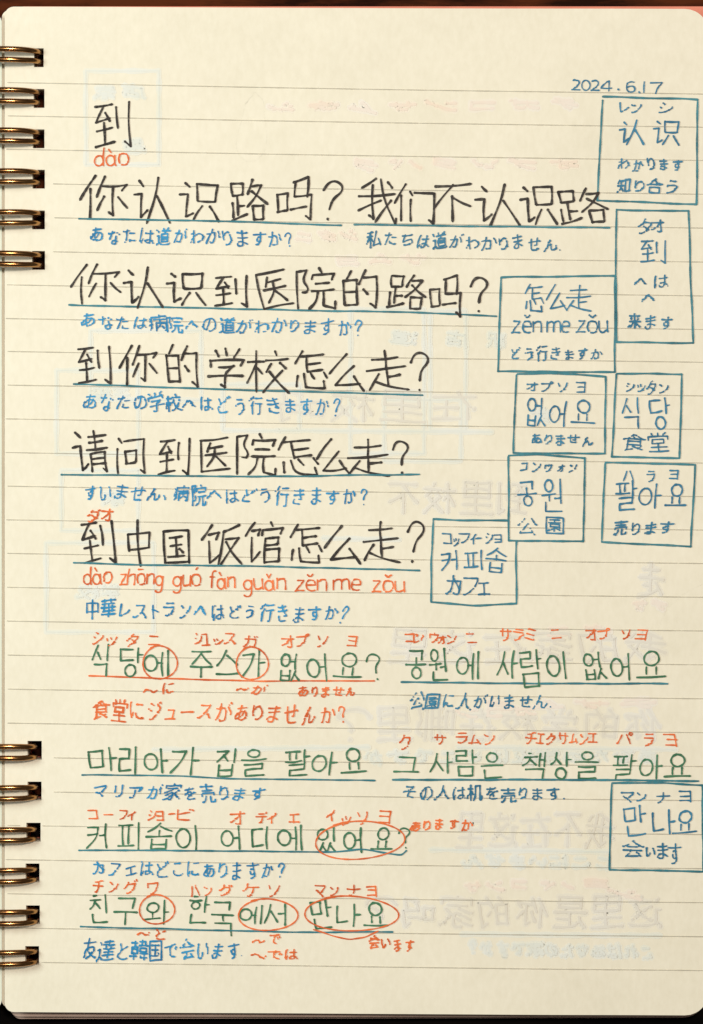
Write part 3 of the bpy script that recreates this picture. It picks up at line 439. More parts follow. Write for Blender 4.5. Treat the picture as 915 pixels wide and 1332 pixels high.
'ョ': [[62, 51, 23, 51], [22, 31, 61, 31, 61, 72, 21, 72]],
'マ': [[42, 56, 37, 54], [42, 56, 43, 60, 46, 63], [42, 56, 43, 55, 42, 56], [20, 44, 26, 45], [57, 73, 54, 73, 52, 69], [67, 31, 69, 27, 70, 20, 12, 20], [62, 36, 64, 34, 62, 36], [51, 48, 52, 47, 51, 48], [55, 45, 56, 43, 55, 45], [32, 50, 31, 49, 32, 50], [58, 41, 59, 39, 58, 41], [34, 52, 35, 53, 34, 52], [30, 48, 29, 48, 30, 48], [50, 68, 49, 66, 50, 68], [50, 49, 51, 49, 50, 49]],
'ナ': [[26, 72, 29, 70], [20, 72, 25, 72], [40, 56, 38, 59, 40, 56], [31, 68, 30, 69, 31, 68], [11, 32, 74, 32], [44, 12, 44, 44, 41, 54]],
'リ': [[61, 13, 61, 41, 59, 54, 56, 60, 50, 66, 41, 71], [22, 14, 22, 48], [32, 72, 37, 73, 41, 72]],
'ア': [[14, 17, 71, 17, 70, 23, 67, 27], [16, 72, 23, 72], [41, 31, 39, 51, 34, 63], [26, 70, 28, 69], [52, 39, 55, 39, 59, 36], [61, 34, 63, 32, 61, 34], [65, 30, 64, 31, 65, 30], [33, 64, 33, 63, 33, 64]],
'ク': [[36, 21, 38, 14], [65, 33, 62, 39], [18, 72, 25, 73, 42, 64], [38, 13, 40, 10, 44, 9], [58, 47, 60, 43, 58, 47], [57, 49, 58, 47, 57, 49], [56, 50, 56, 49, 56, 50], [61, 41, 62, 39, 61, 41], [46, 60, 46, 61, 46, 60], [10, 41, 16, 40, 27, 31, 33, 22, 36, 21, 66, 22, 67, 25, 65, 33]],
'サ': [[32, 73, 37, 74, 44, 70], [53, 58, 51, 63], [49, 65, 50, 64, 49, 65], [26, 12, 26, 51], [74, 29, 9, 29], [54, 57, 57, 44, 57, 12], [47, 67, 46, 68, 47, 67]],
'ム': [[23, 67, 24, 60, 38, 14], [42, 12, 39, 13], [59, 44, 60, 47], [63, 51, 67, 62, 71, 66, 73, 73], [11, 68, 67, 63]],
'チ': [[43, 18, 19, 18], [66, 15, 61, 13, 44, 17], [10, 39, 74, 39], [20, 73, 25, 73, 28, 72, 37, 62, 42, 52, 43, 39, 43, 18]],
'エ': [[42, 67, 42, 22], [10, 67, 74, 67], [15, 22, 70, 21]],
'パ': [[55, 26, 52, 21, 53, 19], [66, 21, 68, 22, 74, 22, 77, 20, 79, 16, 78, 12, 76, 9, 73, 8, 68, 9], [7, 71, 11, 70, 20, 53, 25, 40, 30, 21, 31, 21], [63, 45, 56, 28], [64, 45, 72, 70], [67, 9, 65, 11], [66, 20, 64, 17, 65, 12]],
'ビ': [[20, 40, 26, 39, 50, 32, 61, 28, 61, 26], [70, 8, 74, 14, 76, 16], [58, 10, 61, 11, 63, 16], [20, 14, 20, 64, 23, 70, 33, 72, 54, 72, 66, 70]],
'デ': [[43, 37, 42, 50, 39, 61], [68, 14, 65, 9], [20, 16, 58, 16], [74, 5, 78, 11], [27, 74, 19, 74], [38, 61, 37, 64], [32, 69, 34, 68, 32, 69], [35, 67, 34, 68, 35, 67], [31, 70, 30, 71, 31, 70], [10, 37, 73, 37]],
'テ': [[44, 37, 43, 49, 40, 59], [64, 15, 21, 15], [21, 74, 28, 73], [39, 62, 40, 60, 39, 62], [38, 63, 36, 65, 38, 63], [34, 68, 32, 69, 34, 68], [11, 36, 74, 36]],
'グ': [[36, 12, 33, 18, 33, 24, 63, 24, 64, 27, 62, 34], [76, 12, 73, 6, 71, 6], [63, 10, 66, 14], [14, 74, 21, 75, 39, 66], [7, 43, 10, 43], [53, 52, 56, 46, 53, 52], [19, 36, 23, 33, 19, 36], [59, 40, 61, 35, 59, 40], [15, 40, 17, 38, 15, 40], [52, 53, 52, 52, 52, 53], [12, 42, 15, 40, 12, 42], [26, 30, 24, 31, 26, 30], [29, 25, 28, 27, 29, 25], [58, 42, 59, 40, 58, 42], [43, 62, 42, 63, 43, 62], [49, 57, 48, 58, 49, 57]],
'ワ': [[27, 71, 33, 73, 43, 68], [44, 67, 51, 62, 60, 52], [15, 40, 15, 18, 67, 18, 68, 20, 68, 30, 62, 48], [61, 49, 62, 48, 61, 49]],
'ハ': [[64, 43, 73, 68], [56, 25, 64, 42], [10, 69, 11, 69, 14, 66, 23, 47, 31, 20], [54, 21, 55, 24]],
'ケ': [[51, 27, 49, 46, 43, 59], [24, 73, 29, 73], [42, 60, 40, 63], [32, 10, 29, 12, 26, 26], [8, 44, 11, 44, 14, 41], [23, 28, 15, 40], [30, 72, 32, 71], [36, 67, 37, 66, 36, 67], [34, 69, 33, 70, 34, 69], [39, 64, 38, 66, 39, 64], [26, 27, 74, 27]],
'〜': [[75, 40, 73, 43], [5, 45, 8, 45], [36, 37, 32, 35, 24, 34, 19, 35, 13, 39], [37, 38, 43, 43], [52, 49, 49, 47, 52, 49], [65, 48, 68, 47, 65, 48], [64, 49, 55, 50, 52, 49, 64, 49], [9, 43, 10, 41, 9, 43], [47, 46, 45, 45, 47, 46], [12, 40, 11, 41, 12, 40]],
'~': [[8, 43, 11, 40, 16, 39, 28, 46, 33, 47, 37, 45, 40, 42]],
'、': [[9, 60, 11, 61], [14, 64, 13, 63, 14, 64], [17, 67, 15, 64, 17, 67], [20, 70, 22, 72, 20, 70]],
'。': [[20, 76, 13, 76, 9, 74], [12, 56, 21, 56, 26, 62, 26, 71, 21, 75], [6, 65, 6, 63, 6, 65], [7, 71, 6, 66, 7, 71], [8, 72, 7, 71, 8, 72]],
'.': [[12, 69, 12, 70]],
'認': [[58, 10, 54, 25], [60, 56, 60, 58], [6, 20, 31, 20], [28, 31, 9, 31], [35, 71, 40, 55], [9, 42, 28, 42], [39, 28, 41, 24], [38, 41, 41, 41, 45, 38], [59, 56, 54, 47], [16, 7, 20, 12, 19, 15], [10, 53, 28, 53, 29, 73, 10, 73, 9, 54], [68, 65, 69, 70, 67, 76, 52, 77, 49, 76, 47, 72, 47, 53], [71, 53, 78, 69], [43, 20, 43, 18, 43, 20], [53, 28, 54, 27, 53, 28], [49, 34, 52, 30, 49, 34], [48, 35, 49, 34, 48, 35], [41, 23, 42, 21, 41, 23], [47, 37, 48, 36, 47, 37], [41, 9, 75, 10, 74, 28, 72, 37, 69, 38, 63, 38, 61, 37]],
'識': [[65, 58, 68, 56, 70, 53], [23, 73, 24, 54, 10, 54, 10, 73], [23, 73, 10, 73], [35, 66, 51, 66], [44, 15, 42, 7], [35, 53, 51, 53], [38, 31, 36, 21], [48, 31, 50, 21, 52, 20], [65, 66, 67, 71], [74, 20, 72, 14], [23, 31, 10, 31], [48, 76, 51, 76], [25, 20, 7, 20], [16, 10, 17, 13, 17, 15], [71, 53, 75, 43], [23, 42, 10, 42], [76, 62, 77, 67, 76, 74, 74, 76, 70, 74], [77, 32, 62, 32, 64, 55, 65, 58, 65, 65], [55, 74, 54, 74, 55, 74], [59, 70, 59, 69, 59, 70], [52, 76, 53, 75, 52, 76], [33, 15, 53, 15], [61, 6, 61, 32, 31, 32], [34, 72, 35, 41, 51, 41, 51, 66, 56, 72]],
'至': [[32, 11, 30, 17], [52, 21, 55, 21, 59, 25], [71, 36, 68, 32, 65, 32, 18, 34], [18, 33, 22, 27], [26, 22, 28, 20, 26, 22], [24, 25, 22, 27, 24, 25], [8, 74, 76, 74], [15, 53, 70, 53], [42, 74, 42, 43], [10, 11, 74, 11]],
'怎': [[38, 28, 71, 28], [38, 41, 73, 41], [74, 71, 70, 62], [6, 32, 10, 32], [15, 27, 17, 23], [18, 22, 21, 16], [15, 59, 12, 67], [63, 69, 61, 74, 57, 76, 34, 77, 28, 75], [26, 59, 27, 74], [39, 54, 44, 58, 39, 54], [11, 31, 12, 30, 11, 31], [26, 7, 24, 14, 24, 15, 75, 15], [39, 53, 38, 16]],
'走': [[42, 53, 70, 53], [18, 59, 14, 68], [9, 76, 13, 70], [16, 16, 70, 16], [9, 33, 75, 33], [22, 45, 21, 45, 19, 58, 22, 59, 27, 66, 32, 71, 42, 73, 45, 75, 51, 76, 75, 76, 77, 75], [42, 73, 42, 7]],
'2': [[12, 70, 13, 65, 21, 57], [33, 20, 35, 25, 35, 32, 33, 40, 27, 50], [16, 15, 24, 14, 29, 16, 16, 15], [13, 16, 15, 15, 13, 16], [23, 55, 24, 54, 23, 55], [10, 18, 12, 16, 10, 18], [7, 72, 12, 70, 15, 71, 39, 71]],
'0': [[18, 16, 21, 14, 29, 16], [34, 21, 37, 29, 39, 39, 38, 53, 34, 65], [32, 17, 30, 16], [11, 64, 9, 53, 8, 40, 10, 28, 14, 19, 11, 64], [28, 71, 21, 72, 14, 67, 28, 71], [30, 70, 33, 67, 30, 70], [29, 71, 30, 70, 29, 71]],
'4': [[25, 21, 23, 25], [16, 36, 22, 26], [15, 36, 8, 48, 7, 53], [7, 54, 41, 54], [26, 20, 32, 16, 32, 17, 32, 70]],
'6': [[9, 46, 13, 44], [32, 70, 26, 72, 22, 72, 15, 68], [13, 23, 15, 20], [17, 41, 24, 39, 29, 39, 33, 41], [36, 17, 32, 15, 26, 14, 18, 17], [36, 43, 34, 42, 36, 43], [39, 57, 39, 50, 36, 44, 39, 57], [36, 66, 39, 57, 36, 66], [14, 66, 13, 66, 14, 66], [17, 19, 15, 20, 17, 19], [14, 44, 13, 44, 14, 44], [13, 23, 9, 37, 9, 55, 13, 65]],
'1': [[38, 71, 25, 71], [11, 71, 25, 70, 25, 18, 12, 19]],
'7': [[37, 16, 34, 24], [8, 15, 37, 15], [21, 70, 24, 47, 29, 33], [32, 27, 33, 25, 32, 27], [30, 31, 29, 32, 30, 31]],
'd': [[18, 32, 26, 31, 40, 35, 40, 11], [32, 70, 33, 69, 32, 70], [13, 67, 9, 55, 9, 48, 11, 40, 13, 67], [28, 71, 22, 72, 16, 69, 28, 71], [32, 70, 28, 71, 32, 70], [12, 38, 13, 37, 12, 38], [34, 68, 39, 66, 34, 68], [40, 36, 40, 65, 41, 71], [14, 35, 13, 36, 14, 35], [15, 68, 15, 69, 15, 68]],
'à': [[37, 48, 24, 49, 13, 53], [27, 16, 25, 14], [14, 32, 22, 31, 27, 31, 32, 32], [10, 36, 11, 34, 13, 33], [26, 70, 30, 68, 26, 70], [20, 9, 19, 8, 20, 9], [22, 71, 16, 72, 12, 70, 22, 71], [9, 65, 10, 56, 9, 65], [32, 67, 34, 66, 32, 67], [10, 68, 10, 66, 10, 68], [25, 71, 26, 70, 25, 71], [18, 7, 18, 8, 18, 7], [21, 11, 22, 12, 21, 11], [34, 34, 36, 40, 36, 65, 37, 71]],
'o': [[19, 71, 29, 72, 36, 68], [39, 38, 42, 48, 42, 55, 39, 63], [38, 37, 36, 35], [9, 48, 12, 38, 9, 48], [9, 52, 9, 48, 9, 52], [11, 63, 9, 52, 11, 63], [17, 32, 23, 31, 28, 31, 35, 33, 17, 32], [13, 66, 11, 63, 13, 66], [13, 36, 12, 37, 13, 36], [15, 35, 14, 35, 15, 35], [37, 67, 36, 68, 37, 67]],
'z': [[9, 70, 12, 62], [27, 41, 29, 37, 31, 32], [12, 62, 16, 57], [26, 42, 23, 46], [16, 56, 23, 47], [30, 32, 9, 32], [5, 72, 9, 70, 34, 71]],
'h': [[12, 38, 18, 35], [40, 70, 40, 45, 38, 36], [18, 35, 22, 32, 28, 31, 35, 32], [11, 11, 11, 70], [36, 33, 35, 32, 36, 33]],
'ō': [[19, 71, 29, 72, 36, 68], [39, 38, 42, 48, 42, 55, 39, 63], [38, 37, 36, 35], [16, 15, 35, 15], [9, 48, 12, 38, 9, 48], [9, 52, 9, 48, 9, 52], [11, 63, 9, 52, 11, 63], [17, 32, 23, 31, 28, 31, 35, 33, 17, 32], [13, 66, 11, 63, 13, 66], [13, 36, 12, 37, 13, 36], [15, 35, 14, 35, 15, 35], [37, 67, 36, 68, 37, 67]],
'n': [[12, 38, 13, 38, 12, 38], [40, 70, 40, 45, 38, 36], [22, 32, 30, 31, 35, 32, 22, 32], [22, 32, 19, 34, 22, 32], [14, 37, 16, 37, 14, 37], [18, 35, 19, 35, 18, 35], [11, 32, 12, 38, 11, 70], [36, 33, 35, 32, 36, 33]],
'g': [[15, 55, 10, 45, 10, 40, 13, 33, 22, 30, 33, 32], [15, 55, 22, 57, 29, 56], [14, 71, 10, 65, 12, 59], [33, 32, 36, 41, 35, 48, 33, 52], [14, 71, 33, 72, 40, 74], [10, 87, 10, 88, 19, 90, 29, 90, 37, 88], [11, 75, 13, 72], [11, 75, 8, 82, 9, 86], [42, 31, 34, 31], [13, 58, 14, 56], [42, 82, 41, 76, 42, 82], [40, 85, 41, 82, 40, 85], [38, 87, 39, 86, 38, 87]],
'u': [[11, 32, 11, 55, 12, 66], [25, 71, 20, 72, 16, 70, 25, 71], [31, 68, 38, 64, 31, 68], [27, 71, 31, 69, 27, 71], [27, 71, 25, 71, 27, 71], [40, 71, 39, 63, 39, 32], [15, 69, 16, 70, 15, 69]],
'ó': [[32, 8, 30, 10], [19, 71, 29, 72, 36, 68], [39, 38, 42, 48, 42, 55, 39, 63], [38, 37, 36, 35], [9, 48, 12, 38, 9, 48], [9, 52, 9, 48, 9, 52], [11, 63, 9, 52, 11, 63], [17, 32, 23, 31, 28, 31, 35, 33, 17, 32], [13, 66, 11, 63, 13, 66], [13, 36, 12, 37, 13, 36], [15, 35, 14, 35, 15, 35], [26, 14, 26, 14, 26, 14], [29, 11, 30, 10, 29, 11], [37, 67, 36, 68, 37, 67]],
'f': [[28, 9, 20, 9, 16, 11], [13, 70, 13, 20, 15, 13], [6, 32, 23, 32]],
'ě': [[9, 50, 39, 50, 39, 43, 36, 36], [9, 50, 10, 40], [17, 32, 13, 36], [18, 32, 28, 31, 35, 34], [17, 69, 13, 67, 10, 62, 8, 51], [18, 70, 23, 72, 30, 72, 37, 70], [18, 12, 17, 11, 18, 12], [25, 17, 22, 16, 25, 17], [31, 13, 30, 14, 31, 13], [32, 12, 31, 12, 32, 12], [34, 10, 34, 9, 34, 10], [29, 15, 28, 16, 29, 15], [16, 10, 17, 11, 16, 10], [21, 15, 21, 16, 21, 15]],
'm': [[40, 39, 41, 38, 40, 39], [40, 39, 37, 36], [40, 39, 39, 70], [12, 38, 13, 38, 12, 38], [37, 35, 34, 32, 30, 31, 24, 32, 18, 35], [67, 70, 67, 42, 64, 34, 59, 31, 55, 31, 49, 32, 41, 38], [14, 37, 16, 37, 14, 37], [11, 32, 12, 38, 11, 70]],
'e': [[9, 50, 10, 40], [9, 50, 39, 50, 39, 43, 36, 36], [17, 32, 13, 36], [18, 32, 28, 31, 35, 34], [17, 69, 13, 67, 10, 62, 8, 51], [18, 70, 23, 72, 30, 72, 37, 70]],
'ǎ': [[37, 48, 24, 49, 13, 53], [14, 32, 22, 31, 27, 31, 32, 32], [10, 36, 11, 34, 13, 33], [36, 7, 35, 9], [26, 70, 30, 68, 26, 70], [22, 71, 16, 72, 12, 70, 22, 71], [9, 65, 10, 56, 9, 65], [32, 67, 34, 66, 32, 67], [10, 68, 10, 66, 10, 68], [25, 71, 26, 70, 25, 71], [25, 17, 22, 16, 25, 17], [20, 13, 19, 12, 20, 13], [28, 16, 26, 17, 28, 16], [17, 10, 18, 12, 17, 10], [29, 15, 30, 14, 29, 15], [34, 10, 33, 11, 34, 10], [21, 15, 20, 14, 21, 15], [34, 34, 36, 40, 36, 65, 37, 71]],
'ǒ': [[19, 71, 29, 72, 36, 68], [39, 38, 42, 48, 42, 55, 39, 63], [38, 37, 36, 35], [9, 48, 12, 38, 9, 48], [9, 52, 9, 48, 9, 52], [11, 63, 9, 52, 11, 63], [17, 32, 23, 31, 28, 31, 35, 33, 17, 32], [32, 12, 33, 11, 32, 12], [20, 13, 19, 12, 20, 13], [25, 17, 23, 16, 25, 17], [27, 17, 29, 16, 27, 17], [13, 66, 11, 63, 13, 66], [13, 36, 12, 37, 13, 36], [30, 15, 31, 14, 30, 15], [21, 15, 21, 14, 21, 15], [35, 10, 35, 9, 35, 10], [15, 35, 14, 35, 15, 35], [17, 10, 16, 9, 17, 10], [37, 67, 36, 68, 37, 67]],
'里': [[42, 75, 76, 75], [8, 75, 41, 75], [13, 57, 72, 57], [16, 25, 69, 25], [42, 10, 42, 75], [69, 25, 69, 10, 16, 10, 16, 42, 69, 41, 69, 25]],
'这': [[65, 20, 65, 25], [51, 19, 52, 12, 49, 8], [80, 72, 74, 75, 58, 76, 37, 75, 28, 73, 18, 68, 18, 38, 7, 38], [46, 53, 39, 57], [17, 19, 15, 16], [15, 69, 17, 68], [29, 31, 32, 31, 48, 42], [70, 60, 72, 61], [26, 61, 30, 62, 37, 58], [8, 78, 8, 74], [62, 30, 64, 26, 62, 30], [58, 50, 63, 54, 58, 50], [53, 46, 56, 49, 53, 46], [55, 44, 59, 37, 55, 44], [61, 32, 62, 31, 61, 32], [12, 13, 14, 15, 12, 13], [49, 50, 50, 49, 49, 50], [54, 45, 53, 46, 54, 45], [9, 73, 10, 72, 9, 73], [60, 35, 61, 33, 60, 35], [76, 19, 28, 19]],
'是': [[66, 21, 17, 21], [20, 62, 25, 65], [43, 58, 71, 58], [30, 70, 26, 67], [12, 73, 14, 70, 12, 73], [10, 75, 12, 73, 10, 75], [17, 10, 66, 9, 66, 32], [8, 43, 76, 43], [31, 71, 37, 74, 48, 76, 76, 76, 78, 74], [15, 69, 20, 62, 22, 52], [66, 32, 17, 32, 17, 10], [43, 43, 43, 74]],
'吗': [[66, 43, 68, 11], [68, 11, 38, 11], [9, 55, 26, 55, 26, 14, 9, 14], [63, 59, 35, 59], [42, 22, 40, 43, 75, 43, 72, 71, 70, 75, 67, 77, 59, 77, 56, 75], [9, 14, 9, 63]],
'你': [[54, 23, 54, 75, 53, 77, 46, 77], [15, 30, 11, 31], [69, 44, 70, 47], [75, 67, 76, 63, 70, 47], [24, 7, 22, 11], [40, 43, 35, 56], [5, 42, 6, 38, 7, 36], [75, 35, 76, 23], [35, 57, 34, 59, 35, 57], [44, 6, 41, 8, 37, 22, 30, 35], [22, 12, 21, 13, 22, 12], [76, 23, 37, 22], [21, 14, 17, 21, 15, 30, 16, 32, 16, 77]],
'的': [[10, 43, 33, 43], [49, 19, 52, 7, 54, 6], [49, 19, 75, 19, 73, 58, 70, 74], [20, 19, 22, 7], [60, 55, 55, 46], [51, 39, 55, 46], [51, 73, 56, 76, 68, 75], [44, 29, 44, 28, 44, 29], [47, 22, 49, 20, 47, 22], [45, 27, 46, 25, 45, 27], [10, 69, 33, 69, 33, 20, 10, 20, 10, 75]],
'不': [[41, 30, 47, 13], [41, 30, 36, 32], [41, 30, 42, 32, 42, 77], [50, 34, 52, 34, 61, 40], [13, 51, 9, 53, 7, 53], [67, 45, 66, 44, 67, 45], [33, 34, 34, 33, 33, 34], [25, 42, 33, 35, 25, 42], [22, 45, 25, 43, 22, 45], [20, 46, 21, 45, 20, 46], [19, 47, 20, 46, 19, 47], [68, 45, 70, 47, 68, 45], [9, 12, 75, 12]],
'在': [[18, 44, 14, 45], [32, 19, 35, 8, 37, 6], [9, 19, 29, 19], [23, 33, 25, 31], [53, 30, 53, 75], [34, 46, 73, 46], [31, 75, 76, 75], [21, 36, 18, 44, 19, 47, 19, 77], [10, 49, 9, 50, 10, 49], [25, 30, 29, 20, 32, 19, 75, 19]],
'店': [[46, 52, 28, 53, 28, 74, 70, 73, 69, 52, 46, 52], [46, 35, 74, 35], [46, 16, 14, 17, 13, 54, 8, 74], [44, 8, 47, 16, 76, 16], [7, 74, 8, 79], [46, 52, 46, 26]],
'哪': [[9, 55, 9, 14, 21, 14, 21, 54, 9, 55], [9, 64, 9, 56], [67, 64, 69, 66, 73, 65, 75, 63, 76, 59, 75, 49, 71, 38], [60, 78, 60, 11], [70, 38, 70, 34, 76, 11, 61, 10], [30, 30, 49, 30], [30, 50, 49, 50], [29, 72, 34, 60, 36, 50, 37, 10], [37, 75, 41, 78, 46, 77, 48, 75, 49, 50, 50, 10, 30, 10]],
'れ': [[24, 44, 20, 46, 10, 60, 9, 66], [24, 44, 25, 47, 25, 74], [27, 37, 33, 33], [27, 25, 10, 26], [62, 27, 63, 35, 60, 61, 62, 69], [81, 61, 79, 66, 77, 67], [43, 27, 35, 32], [62, 26, 59, 23, 56, 23, 50, 23, 44, 26], [76, 68, 68, 71, 63, 70], [28, 10, 27, 37, 24, 44]],
'我': [[26, 12, 9, 15], [57, 62, 53, 63, 40, 73, 36, 73], [57, 57, 61, 55], [42, 10, 37, 8, 27, 11], [68, 47, 66, 50], [71, 42, 69, 46], [76, 60, 78, 65, 77, 74], [62, 9, 65, 10], [71, 77, 67, 76, 71, 77], [74, 77, 71, 77, 74, 77], [68, 13, 70, 16, 68, 13], [7, 56, 42, 47], [26, 12, 25, 75, 24, 77, 14, 77], [63, 53, 64, 52, 63, 53], [71, 17, 71, 16, 71, 17], [76, 31, 8, 31], [50, 8, 52, 31, 54, 50, 57, 57, 57, 62, 63, 72]],
'駅': [[31, 63, 28, 55], [61, 38, 63, 50, 66, 60], [9, 57, 5, 74], [22, 76, 25, 78, 32, 77, 34, 73, 35, 64], [21, 57, 24, 67], [15, 70, 15, 58], [68, 63, 72, 71], [48, 38, 75, 38, 75, 10, 48, 10], [10, 10, 36, 9], [34, 22, 10, 22], [48, 10, 48, 38, 46, 61, 41, 76], [23, 47, 23, 9], [34, 35, 10, 35], [76, 75, 77, 76, 76, 75], [10, 10, 10, 48, 36, 48, 35, 63, 31, 63]],
'到': [[14, 32, 15, 27], [14, 32, 40, 31], [28, 69, 46, 66], [19, 21, 21, 18], [9, 11, 22, 12], [57, 14, 57, 58], [63, 76, 72, 75], [19, 22, 16, 26], [39, 25, 36, 21], [9, 73, 27, 70], [73, 74, 74, 70, 74, 8], [21, 17, 22, 12, 24, 11, 46, 11], [40, 26, 41, 30, 45, 33, 45, 36], [11, 50, 44, 50], [28, 41, 28, 69]],
'认': [[58, 45, 62, 56], [35, 76, 40, 72], [17, 76, 18, 73], [22, 67, 26, 66, 33, 62], [25, 17, 23, 15], [55, 42, 55, 7], [21, 67, 21, 33, 7, 33], [68, 67, 62, 56], [16, 9, 19, 11], [53, 44, 46, 64], [76, 76, 70, 70], [43, 69, 46, 65, 43, 69], [42, 71, 43, 70, 42, 71], [21, 13, 19, 11, 21, 13]],
'识': [[19, 68, 25, 67, 30, 62], [38, 73, 43, 64], [33, 77, 35, 76], [69, 62, 75, 75], [13, 9, 18, 13], [46, 58, 44, 62], [40, 14, 40, 12, 71, 12, 72, 43, 40, 43, 40, 14], [7, 33, 19, 33, 19, 68, 17, 73]],
'路': [[10, 71, 10, 43], [72, 53, 45, 53], [74, 50, 72, 47, 67, 44], [74, 50, 79, 49], [74, 50, 73, 51, 74, 50], [22, 48, 33, 48, 38, 51, 43, 49], [72, 53, 72, 74], [50, 24, 53, 30], [64, 29, 66, 27], [39, 29, 44, 22, 47, 21, 48, 15], [46, 74, 71, 74], [53, 6, 51, 9, 51, 15, 70, 15], [56, 33, 58, 35], [70, 15, 66, 25], [47, 46, 49, 45], [7, 73, 10, 72], [61, 39, 59, 36, 61, 39], [62, 39, 64, 41, 62, 39], [55, 39, 56, 38, 55, 39], [60, 34, 61, 32, 60, 34], [44, 50, 45, 53, 45, 74], [57, 37, 56, 38, 57, 37], [10, 71, 33, 67, 35, 64], [39, 30, 10, 30, 10, 10, 32, 10, 32, 30], [22, 30, 22, 68]],
'们': [[36, 7, 41, 14], [21, 7, 17, 18], [8, 37, 10, 34], [7, 44, 7, 38], [52, 9, 74, 10, 74, 74, 73, 76, 68, 77, 63, 77, 60, 75], [32, 23, 32, 77], [41, 15, 43, 19], [16, 20, 14, 32, 15, 33, 15, 77]],
'医': [[46, 50, 51, 51, 55, 54], [32, 26, 33, 21], [36, 61, 34, 62], [75, 11, 11, 11, 11, 74, 77, 74], [33, 63, 25, 66, 24, 68], [21, 33, 24, 33], [37, 60, 39, 58], [63, 61, 62, 60, 63, 61], [66, 64, 64, 62, 66, 64], [43, 54, 45, 51, 43, 54], [42, 55, 43, 54, 42, 55], [74, 44, 22, 44], [46, 50, 47, 27], [41, 57, 40, 58, 41, 57], [32, 26, 70, 27], [67, 65, 68, 66, 67, 65]],
'么': [[68, 67, 67, 63, 63, 56], [20, 70, 22, 68, 20, 70], [42, 7, 39, 8, 34, 14], [60, 24, 57, 25, 53, 31], [55, 49, 58, 50, 62, 55], [8, 39, 11, 39], [19, 68, 21, 65, 19, 68], [28, 58, 33, 53, 28, 58], [45, 40, 46, 39, 45, 40], [25, 26, 28, 22, 25, 26], [44, 42, 45, 41, 44, 42], [42, 44, 43, 42, 42, 44], [22, 28, 24, 26, 22, 28], [23, 63, 28, 59, 23, 63], [40, 45, 41, 44, 40, 45], [35, 51, 38, 48, 35, 51], [20, 30, 21, 29, 20, 30], [16, 34, 17, 33, 16, 34], [73, 71, 71, 68, 68, 67, 25, 71, 18, 70, 22, 68, 14, 72]],
'请': [[39, 54, 71, 54], [71, 65, 39, 65], [54, 32, 78, 33], [13, 10, 17, 13], [32, 33, 53, 33], [15, 77, 16, 75], [19, 69, 19, 33, 7, 33], [19, 15, 17, 13, 19, 15], [73, 22, 37, 22], [75, 12, 34, 12], [55, 7, 54, 32], [38, 77, 39, 43, 70, 43, 70, 76, 61, 77], [31, 60, 30, 64, 24, 68, 20, 69]],
'问': [[33, 11, 73, 11, 73, 74, 71, 76, 60, 76], [11, 77, 11, 25], [22, 18, 18, 14], [17, 12, 15, 10, 17, 12], [30, 57, 53, 56, 53, 32, 30, 32, 30, 62]],
'饭': [[7, 38, 6, 35, 8, 32], [74, 76, 79, 76], [44, 76, 39, 75], [17, 70, 23, 68], [17, 69, 17, 36], [13, 78, 13, 76], [31, 75, 32, 79], [29, 61, 28, 63], [73, 75, 64, 68], [16, 72, 14, 74], [11, 23, 12, 20, 11, 23], [63, 57, 65, 53, 63, 57], [62, 59, 63, 58, 62, 59], [10, 28, 11, 23, 10, 28], [25, 66, 26, 65, 25, 66], [75, 10, 73, 9, 59, 12, 41, 13, 38, 57, 32, 75], [40, 31, 72, 31, 72, 37, 67, 50], [26, 32, 29, 25, 29, 19, 12, 20, 15, 7], [48, 31, 49, 37, 53, 49, 57, 58, 60, 60, 61, 59, 59, 64, 45, 75]],
'馆': [[25, 32, 28, 25, 29, 20], [42, 44, 69, 44, 69, 29, 42, 29], [42, 56, 73, 56, 73, 74], [57, 16, 57, 11], [13, 78, 14, 75], [18, 70, 18, 37], [28, 19, 14, 19, 15, 7], [12, 20, 8, 32], [73, 74, 43, 74], [18, 70, 25, 67], [28, 65, 30, 62], [8, 37, 8, 33], [42, 29, 37, 24, 38, 16, 75, 16, 76, 23], [42, 74, 42, 29]],
'ニ': [[18, 23, 64, 23], [71, 65, 11, 65]],
'ダ': [[33, 22, 37, 11], [33, 22, 64, 22], [64, 22, 64, 30, 61, 36], [44, 49, 34, 42, 30, 42], [73, 6, 77, 13], [35, 68, 39, 65], [67, 15, 63, 9], [21, 75, 13, 74], [67, 15, 67, 20], [45, 50, 50, 53], [22, 74, 34, 69], [54, 48, 60, 38], [7, 43, 11, 43, 15, 40], [54, 49, 53, 51], [51, 54, 57, 58, 51, 54], [28, 27, 30, 24, 28, 27], [46, 59, 48, 56, 46, 59], [21, 35, 18, 38, 21, 35], [61, 37, 60, 38, 61, 37], [49, 55, 48, 56, 49, 55], [42, 63, 41, 63, 42, 63], [52, 52, 51, 53, 52, 52]],
'ミ': [[60, 44, 58, 45, 24, 36, 19, 38], [64, 70, 61, 72, 44, 66, 19, 61, 13, 63], [23, 16, 27, 14, 62, 22, 66, 21]],
'イ': [[64, 16, 62, 19], [37, 36, 28, 40], [38, 35, 46, 33, 46, 73], [47, 32, 47, 30, 54, 25], [26, 41, 13, 46], [59, 21, 59, 21, 59, 21], [61, 20, 60, 20, 61, 20]]
}
def el(cx, cy, rx, ry, a0=-60, sp=-360, n=12): return [(cx+rx*math.cos(math.radians(a0+sp*k/n)), cy+ry*math.sin(math.radians(a0+sp*k/n))) for k in range(n+1)]
